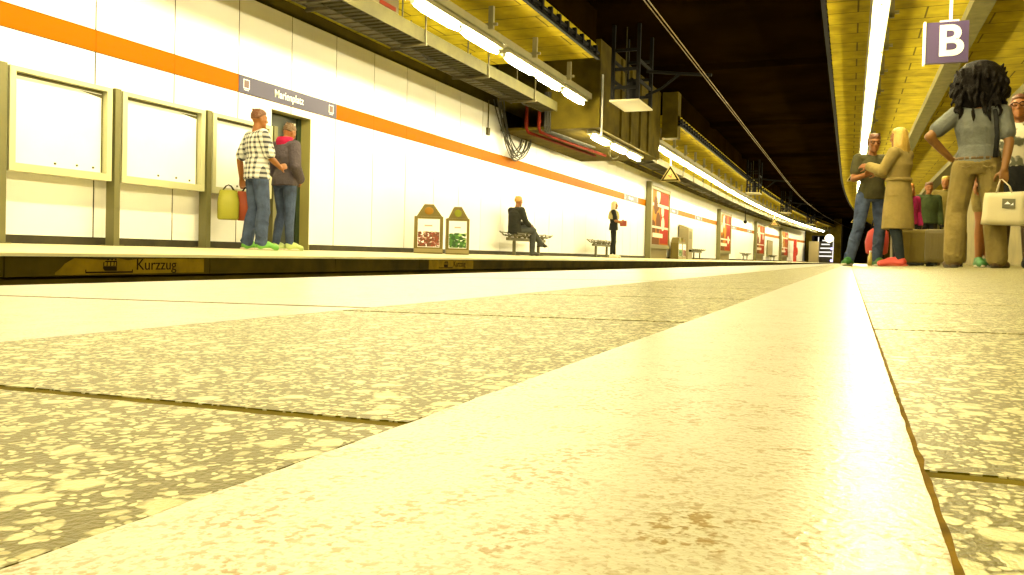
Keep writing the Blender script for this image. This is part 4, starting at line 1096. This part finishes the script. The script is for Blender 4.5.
for y in (-.045, .045):
    bm = B(); tube(bm, [(-.055,y,.245),(-.045,y*.8,.30),(-.035,y*.25,.352),(-.02,y*.25,.352),(.03,y*.8,.30),(.05,y,.245)], .005, 6); link('handle', bm, M_bag, e, True)

# man in jeans
p = Person('person with short auburn hair and glasses in olive T-shirt, jeans and green sneakers', at(869, 12.28), (.35, -.93), 1.78, .008, S_skin2,
    hipL=(-.10,0,.93), hipR=(.10,0,.93), kneeR=(.18,.06,.50), ankR=(.26,.0,.085), toeR=(.37,.12,.03), kneeL=(-.11,.05,.51), ankL=(-.12,-.05,.085), toeL=(-.15,.14,.03),
    elR=(.25,.02,1.15), wrR=(.13,.26,1.20), hdR=(-.45,.6,.2), hnR=(-.3,.3,.9), hsR=(-.5,.7,.5), curlR=.7,
    elL=(-.25,.03,1.15), wrL=(-.02,.27,1.17), hdL=(.6,.45,.15), hnL=(.2,-.2,.9), hsL=(.4,.8,.4), curlL=.6, yaw=-.15, tilt=-.12, head=(0,.03,1.63))
p.body(); p.shirt(F_olive, .62, .016, 1); p.trousers(F_jean, .012, .014, 1., rumple=8); p.shoes(F_green, .012, F_sole); p.hair_short(H_red)
bm = B(); M = p.HM
for s in (-1, 1):
    tube(bm, [M @ Vector((s*.034 + .022*math.cos(a*PI/5), .104 - .01*abs(math.cos(a*PI/5)), .012 + .018*math.sin(a*PI/5))) for a in range(11)], .003, 6); tube(bm, [M @ Vector((s*.056,.094,.018)), M @ Vector((s*.08,.0,.012))], .003, 6)
tube(bm, [M @ Vector((-.012,.106,.016)), M @ Vector((.012,.106,.016))], .003, 6); link('glasses', bm, M_steel, p.e, True)
q = p.e.matrix_basis @ Vector((.035, .375, 1.245))
e = empty('phone', q, math.atan2(-.35, -.93), 'dark phone held in the hands of the man with auburn hair', 'phone')
bm = B(); box(bm, -.036, .036, -.005, .005, -.07, .075); link('case', bm, F_dark, e, bev=.004); bm = B(); box(bm, -.031, .031, -.0062, -.0052, -.06, .066); link('screen', bm, mat('screen_glass', (.05,.05,.05), .1), e)

# woman in the long coat
p = Person('person with long blond hair in a knee-length sand coat and coral red shoes', at(896, 11.57), (-.80, .42), 1.74, .008, S_skin2, fem=1,
    hipL=(-.085,0,.93), hipR=(.085,0,.93), kneeL=(-.10,.0,.51), kneeR=(.09,.06,.51), ankL=(-.10,-.10,.085), ankR=(.10,.04,.085), toeL=(-.11,.13,.03), toeR=(.11,.26,.03),
    elL=(-.23,.10,1.20), wrL=(-.12,.34,1.28), hdL=(.1,1,.15), hnL=(.6,0,-.5), elR=(.22,.12,1.18), wrR=(.10,.34,1.22), hdR=(-.1,1,.1), hnR=(-.6,0,-.5), tilt=-.05)
p.body()
def coat_skirt(bm):
    ringloft(bm, [((0,.0,1.28), (.165,0,0), (0,.13,0)), ((0,0,1.12), (.150,0,0), (0,.125,0)), ((0,0,.96), (.185,0,0), (0,.15,0)), ((0,.0,.72), (.20,0,0), (0,.175,0)), ((0,-.005,.47), (.215,0,0), (0,.19,0))], 28)
p.shirt(F_coat, 1.93, .024, 1, 'coat', coat_skirt, True); p.trousers(F_darkb, .008, .006); p.shoes(F_red, .014, mat('sole_coral', (.5,.1,.06), .6)); p.hair_long(H_blond, .40, .10, -.07, 34, True)
bm = B(); ringloft(bm, [((0,0,1.075), (.178,0,0), (0,.152,0)), ((0,0,1.115), (.176,0,0), (0,.150,0))], 28); link('belt', bm, F_coat, p.e, True)
q = p.e.matrix_basis @ Vector((-.285, .16, 0))
e = empty('red_holdall', at(876, 13.4), 0, 'red soft bag seen between the jeans legs and the dark trousers', 'bag')
bm = B(); ringloft(bm, [((0,0,.16), (.10,0,0), (0,.07,0)), ((0,0,.19), (.15,0,0), (0,.11,0)), ((.0,0,.35), (.165,0,0), (0,.12,0)), ((.01,0,.5), (.14,0,0), (0,.10,0)), ((.01,0,.55), (.08,0,0), (0,.06,0))], 18); link('bag_body', bm, mat('bag_red', (.42,.04,.03), .7, bump=.4, bscale=14), e, True)
bm = B(); ringloft(bm, [((0,0,0), (.12,0,0), (0,.09,0)), ((0,0,.165), (.11,0,0), (0,.08,0))], 18); link('base', bm, F_dark, e, True)
bm = B(); tube(bm, [(-.08,0,.52),(-.06,0,.66),(.0,0,.72),(.06,0,.66),(.09,0,.52)], .012, 8); link('handle', bm, F_dark, e, True)
e = empty('drink_bottle', at(870, 12.6), 0, 'small pale yellow bottle standing on the floor between green sneakers', 'bottle')
bm = B(); ringloft(bm, [((0,0,0), (.034,0,0), (0,.034,0)), ((0,0,.12), (.034,0,0), (0,.034,0)), ((0,0,.16), (.016,0,0), (0,.016,0)), ((0,0,.185), (.013,0,0), (0,.013,0))], 16); link('flask', bm, mat('bottle_yellow', (.5,.38,.08), .3), e, True)
bm = B(); ringloft(bm, [((0,0,.186), (.016,0,0), (0,.016,0)), ((0,0,.21), (.016,0,0), (0,.016,0))], 16); link('cap', bm, M_white, e, True)

# woman at the right edge
M_print = mat('blouse_print', (.5,.45,.3), .8)
N, L_ = M_print.node_tree.nodes, M_print.node_tree.links
tc = N.new('ShaderNodeTexCoord'); nn = N.new('ShaderNodeTexNoise'); nn.inputs['Scale'].default_value = 9; L_.new(tc.outputs['Object'], nn.inputs['Vector'])
rr = N.new('ShaderNodeMapRange'); rr.inputs[1].default_value = .50; rr.inputs[2].default_value = .56; L_.new(nn.outputs['Fac'], rr.inputs[0])
L_.new(ramp_mix(N, L_, rr.outputs[0], (.55,.50,.36), (.08,.08,.045)), N['Principled BSDF'].inputs['Base Color'])
p = Person('person with auburn hair, glasses, patterned white top and black skirt at the right edge', at(1014, 9.34), (-.25, -1), 1.68, .008, S_skin2, fem=1,
    kneeL=(-.10,.02,.51), kneeR=(.10,.02,.51), elL=(-.22,.0,1.14), wrL=(-.17,.16,.98), hdL=(.3,.6,-.6), elR=(.23,-.03,1.13), wrR=(.24,.05,.9), head=(0,.02,1.63))
p.body(); p.shirt(M_print, .55, .018, 1, 'top')
bm = B(); ringloft(bm, [((0,0,1.06), (.160,0,0), (0,.125,0)), ((0,0,.95), (.195,0,0), (0,.145,0)), ((0,0,.75), (.205,0,0), (0,.165,0)), ((0,0,.56), (.20,0,0), (0,.165,0))], 28); fuse('skirt', bm, .008, F_dark, p.e)
for S in 'LR':
    bm = B(); j = p.J; limb(bm, [lerp(j['knee'+S], j['hip'+S], .5), j['knee'+S], lerp(j['knee'+S], j['ank'+S], .32), j['ank'+S]], [.082,.06,.06,.042]); fuse('stocking', bm, .008, mat('stocking_brown', (.07,.04,.012), .6), p.e)
p.shoes(F_dark, .010); p.hair_long(H_red, .26, .10, -.05, 34, True)
bm = B(); M = p.HM
for s in (-1, 1):
    tube(bm, [M @ Vector((s*.034 + .026*math.cos(a*PI/5), .105 - .012*abs(math.cos(a*PI/5)), .012 + .02*math.sin(a*PI/5))) for a in range(11)], .0035, 6)
    tube(bm, [M @ Vector((s*.06,.094,.018)), M @ Vector((s*.082,.0,.012))], .003, 6)
tube(bm, [M @ Vector((-.01,.108,.016)), M @ Vector((.01,.108,.016))], .0035, 6); link('glasses', bm, M_steel, p.e, True)

# person hidden behind the khaki trousers (bare legs, green shoes)
p = Person('person with bare legs and green shoes, half hidden behind the khaki trousers', at(984, 9.9), (.2, -1), 1.62, .010, S_skin2, fem=1,
    hipL=(-.07,0,.93), hipR=(.07,0,.93), kneeL=(-.05,.02,.51), kneeR=(.06,.02,.51), ankL=(-.045,-.02,.085), ankR=(.055,-.02,.085), toeL=(-.06,.16,.03), toeR=(.07,.16,.03), wrL=(-.16,.1,.95), wrR=(.16,.1,.95), elL=(-.2,-.03,1.14), elR=(.2,-.03,1.14))
p.body(); p.shirt(F_olive, .6, .014, 1); p.trousers(F_khaki, .02, 0, .6, 'shorts'); p.shoes(F_green, .010, F_sole); p.hair_short(H_brown)

# child in magenta and the two waiting figures in the gap
p = Person('small person in a magenta jacket with orange-brown hair beside the sand coat', at(907, 14.6), (.5, -.8), 1.30, .010, S_skin2)
p.body(); p.shirt(fabric('jacket_magenta', (.26,.012,.075), .6), 1.92, .026, 1, 'jacket', None, True); p.trousers(F_dark, .012, .01); p.shoes(F_dark); p.hair_long(mat('hair_copper', (.45,.16,.02), .5, bump=.6, bscale=40), .22, .10, -.05, 30, True)
p = Person('person in dark green jacket standing behind the olive suitcase', at(926, 16.2), (.2, -1), 1.45, .011, S_skin2)
p.body(); p.shirt(fabric('jacket_green', (.035,.05,.015), .6), 1.92, .028, 1, 'jacket', None, True); p.trousers(F_dark, .012, .01); p.shoes(F_dark); p.hair_short(H_red)
p = Person('person in pale yellow-olive jacket seen in the gap beside the khaki trousers', at(943, 17.0), (-.3, -1), 1.62, .011, S_skin2)
p.body(); p.shirt(fabric('jacket_straw', (.12,.09,.018), .6), 1.92, .03, 1, 'jacket', None, True); p.trousers(fabric('trousers_moss', (.09,.075,.02), .5), .012, .01); p.shoes(F_brown); p.hair_short(H_blond)
# luggage
def suitcase(u, Y, w, h, d, rz, label, col):
    e = empty('suitcase', at(u, Y), rz, label, 'suitcase')
    m_ = mat('luggage_'+col[0], col[1], .55, bump=.15, bscale=10, var=.1)
    bm = B(); box(bm, -w/2, w/2, -d/2, d/2, .045, h); link('shell', bm, m_, e, bev=.045)
    for k in range(5):
        bm = B(); x = -w/2 + w*(k + 1)/6; box(bm, x - .012, x + .012, -d/2 - .006, -d/2 - .0005, .11, h - .07); link('rib', bm, m_, e, bev=.003)
    bm = B(); box(bm, -w*.16, w*.16, -.02, .02, h + .03, h + .055); box(bm, -w*.16, -w*.12, -.015, .015, h + .0005, h + .03); box(bm, w*.12, w*.16, -.015, .015, h + .0005, h + .03); link('handle', bm, F_dark, e)
    for s in (-1, 1):
        for q in (-1, 1):
            bm = B(); tube(bm, [(s*w*.38 - .015, q*d*.3, .024), (s*w*.38 + .015, q*d*.3, .024)], .024, 12); link('wheel', bm, F_dark, e)
suitcase(913, 12.6, .56, .50, .26, .25, 'pale olive suitcase standing on the floor behind the coral shoes', ('straw', (.17,.125,.02)))
suitcase(945, 11.6, .46, .46, .26, -.15, 'darker olive suitcase beside the left foot of the long-haired person', ('olive', (.10,.072,.008)))

# ---------------------------------------------------------------- opposite platform people
def opp(x, y): return (x, y, oz(x))
p = Person('person in checked shirt and jeans holding two bags in front of the notice board', opp(-6.72, 8.2), (.45, .9), 1.70, .009, S_skin2,
    elL=(-.29,-.10,1.14), wrL=(-.36,-.04,.89), curlL=1.1, kneeL=(-.10,.02,.51), kneeR=(.11,.05,.51), elR=(.22,.08,1.14), wrR=(.1,.26,1.05), hdR=(-.3,.8,.2), ankL=(-.12,-.06,.085), ankR=(.12,.02,.085), toeL=(-.14,.13,.03), toeR=(.14,.21,.03))
p.body(); p.shirt(M_check, .8, .024, 1, 'shirt', lambda bm: ringloft(bm, [((0,0,.88), (.205,0,0), (0,.155,0)), ((0,0,1.0), (.195,0,0), (0,.15,0)), ((0,0,1.14), (.175,0,0), (0,.135,0))])); p.trousers(F_jean2, .016, .02, 1., rumple=8); p.shoes(mat('sneaker_lime', (.12,.34,.04), .6), .012, F_sole); p.hair_short(H_red)
h0 = p.e.matrix_basis @ Vector((-.36, -.03, .80))
for k, (dx, dy, w, h, lab, col) in enumerate(((.10, -.02, .27, .36, 'orange-red shopping bag held at hip height by the person in the checked shirt', (.30,.045,.01)), (.02, -.27, .25, .36, 'yellow-green shopping bag hanging behind the orange one', (.28,.27,.02)))):
    e = empty('shopping_bag', (h0.x + dx, h0.y + dy, h0.z - h - .06), .9, lab, 'bag')
    bm = B(); ringloft(bm, [((0,0,0), (w*.42,0,0), (0,.06,0)), ((0,0,.02), (w*.5,0,0), (0,.085,0)), ((0,0,h*.6), (w*.52,0,0), (0,.09,0)), ((0,0,h), (w*.42,0,0), (0,.05,0))], 20)
    for v in bm.verts: v.co += Vector((1,1,0))*.012*noise.noise(v.co*14 + Vector((k,0,0)))
    link('bag_body', bm, mat('bag_col%s' % 'ab'[k], col, .6, bump=.3, bscale=15), e, True)
    for y in (-.03, .03):
        bm = B(); tube(bm, [(-.07,y,h-.01),(-.03,y*.6,h+.05),(.0,y*.3,h+.065),(.03,y*.6,h+.05),(.07,y,h-.01)], .007, 6); link('handle', bm, F_dark, e, True)
p = Person('person with pink hood in mauve jacket and jeans standing at the open doorway', opp(-6.78, 8.82), (.15, 1), 1.64, .009, S_skin2, fem=1,
    elR=(.26,-.06,1.14), wrR=(.19,.10,.97), hdR=(-.5,.6,-.5), elL=(-.25,-.05,1.14), wrL=(-.18,.12,.98), head=(.01,.05,1.62), tilt=-.35, kneeL=(-.09,.04,.51), ankL=(-.10,-.05,.085), kneeR=(.09,.02,.51), ankR=(.11,0,.085), toeR=(.16,.17,.03))
p.body(); p.shirt(fabric('jacket_mauve', (.075,.06,.072), .6), 1.93, .032, 1, 'jacket'); p.trousers(F_jean2, .010, .004); p.shoes(mat('sneaker_pale', (.34,.42,.13), .6), .012, F_sole); p.hair_short(H_brown)
bm = B(); ringloft(bm, [((0,-.02,1.43), (.115,0,0), (0,.10,0)), ((0,-.02,1.50), (.125,0,0), (0,.115,0)), ((.0,-.01,1.555), (.11,0,0), (0,.10,0))]); fuse('hood', bm, .009, fabric('hood_pink', (.36,.01,.055), .6), p.e)

# seated man
SEAT = .475
p = Person('person in dark jacket and grey trousers seated cross-legged on the metal bench', opp(-7.03, 17.4), (.45, .89), 1.68, .009, S_skin2,
    pel=(0,0,.60), waist=(0,-.03,.74), chest=(0,.0,.93), neck=(0,.05,1.11), head=(0,.09,1.27), hipL=(-.09,.04,.575), hipR=(.09,.04,.575),
    kneeR=(.10,.50,.60), ankR=(.10,.47,.085), toeR=(.11,.66,.03), kneeL=(-.02,.52,.68), ankL=(.10,.72,.32), toeL=(.13,.88,.24),
    shL=(-.19,.03,1.06), shR=(.19,.03,1.06), elL=(-.24,.13,.80), elR=(.24,.11,.80), wrL=(-.08,.36,.74), wrR=(.10,.36,.72), hdL=(.5,.7,-.1), hdR=(-.4,.8,-.1), hnL=(0,0,-1), hnR=(0,0,-1), hsL=(.4,.6,0), hsR=(-.4,.6,0))
p.body(); p.shirt(fabric('jacket_charcoal', (.022,.022,.016), .6), 1.92, .026, 1, 'jacket', None, True); p.trousers(fabric('trousers_grey', (.045,.048,.045), .5), .014, .012); p.shoes(mat('shoe_black', (.015,.012,.008), .4), .008, F_dark); p.hair_short(mat('hair_straw', (.36,.20,.03), .5, bump=.6, bscale=40))

# blurred standing person by second bench
p = Person('person with pale hair, black clothes and white shoes standing beside the second bench', opp(-6.50, 23.85), (.75, .2), 1.66, .011, S_skin2, fem=1,
    kneeL=(-.10,.03,.51), ankL=(-.16,.05,.085), toeL=(-.2,.22,.03), kneeR=(.11,0,.51), ankR=(.16,-.05,.085), toeR=(.18,.13,.03), elR=(.24,.06,1.14), wrR=(.16,.24,1.12), hdR=(-.5,.5,.3), elL=(-.24,.02,1.14), wrL=(-.14,.22,1.10), hdL=(.5,.5,.2))
p.body(); p.shirt(F_dark, .7, .02, 1, 'top', lambda bm: ringloft(bm, [((0,0,.86), (.18,0,0), (0,.14,0)), ((0,0,1.05), (.165,0,0), (0,.13,0))])); p.trousers(F_dark, .006, .0, 1., 'leggings'); p.shoes(F_sole, .012); p.hair_long(mat('hair_pale', (.5,.42,.22), .5, bump=.5, bscale=40), .30, .10, -.06, 30, True)
bm = B(); ringloft(bm, [((0,0,1.20), (.25,0,0), (0,.17,0)), ((0,0,1.30), (.265,0,0), (0,.175,0)), ((0,0,1.42), (.235,0,0), (0,.15,0)), ((0,-.01,1.485), (.11,0,0), (0,.095,0))]); fuse('shawl', bm, .011, fabric('shawl_straw', (.30,.26,.11), .6), p.e)
q = p.e.matrix_basis @ Vector((.10, .30, 1.12))
e = empty('red_pouch', (q.x, q.y, q.z - .13), 0, 'small red-brown pouch held by the standing person near second bench', 'bag')
bm = B(); box(bm, -.1, .1, -.05, .05, 0, .17); link('pouch_body', bm, mat('pouch_red', (.2,.03,.015), .6), e, bev=.03); bm = B(); box(bm, -.098, .098, -.062, -.051, .09, .165); link('flap', bm, mat('pouch_red', (.2,.03,.015), .6), e)

# ------------------------------------------------------------------ world and view
w = bpy.data.worlds.new('World'); bpy.context.scene.world = w; w.use_nodes = True
w.node_tree.nodes['Background'].inputs[0].default_value = (.9, .7, .3, 1); w.node_tree.nodes['Background'].inputs[1].default_value = .0015
sc = bpy.context.scene
sc.view_settings.view_transform = 'Standard'; sc.view_settings.look = 'None'; sc.view_settings.gamma = 1; sc.view_settings.use_curve_mapping = False
sc.view_settings.exposure = EXPOSURE
try: sc.cycles.sample_clamp_indirect = 20
except Exception: pass
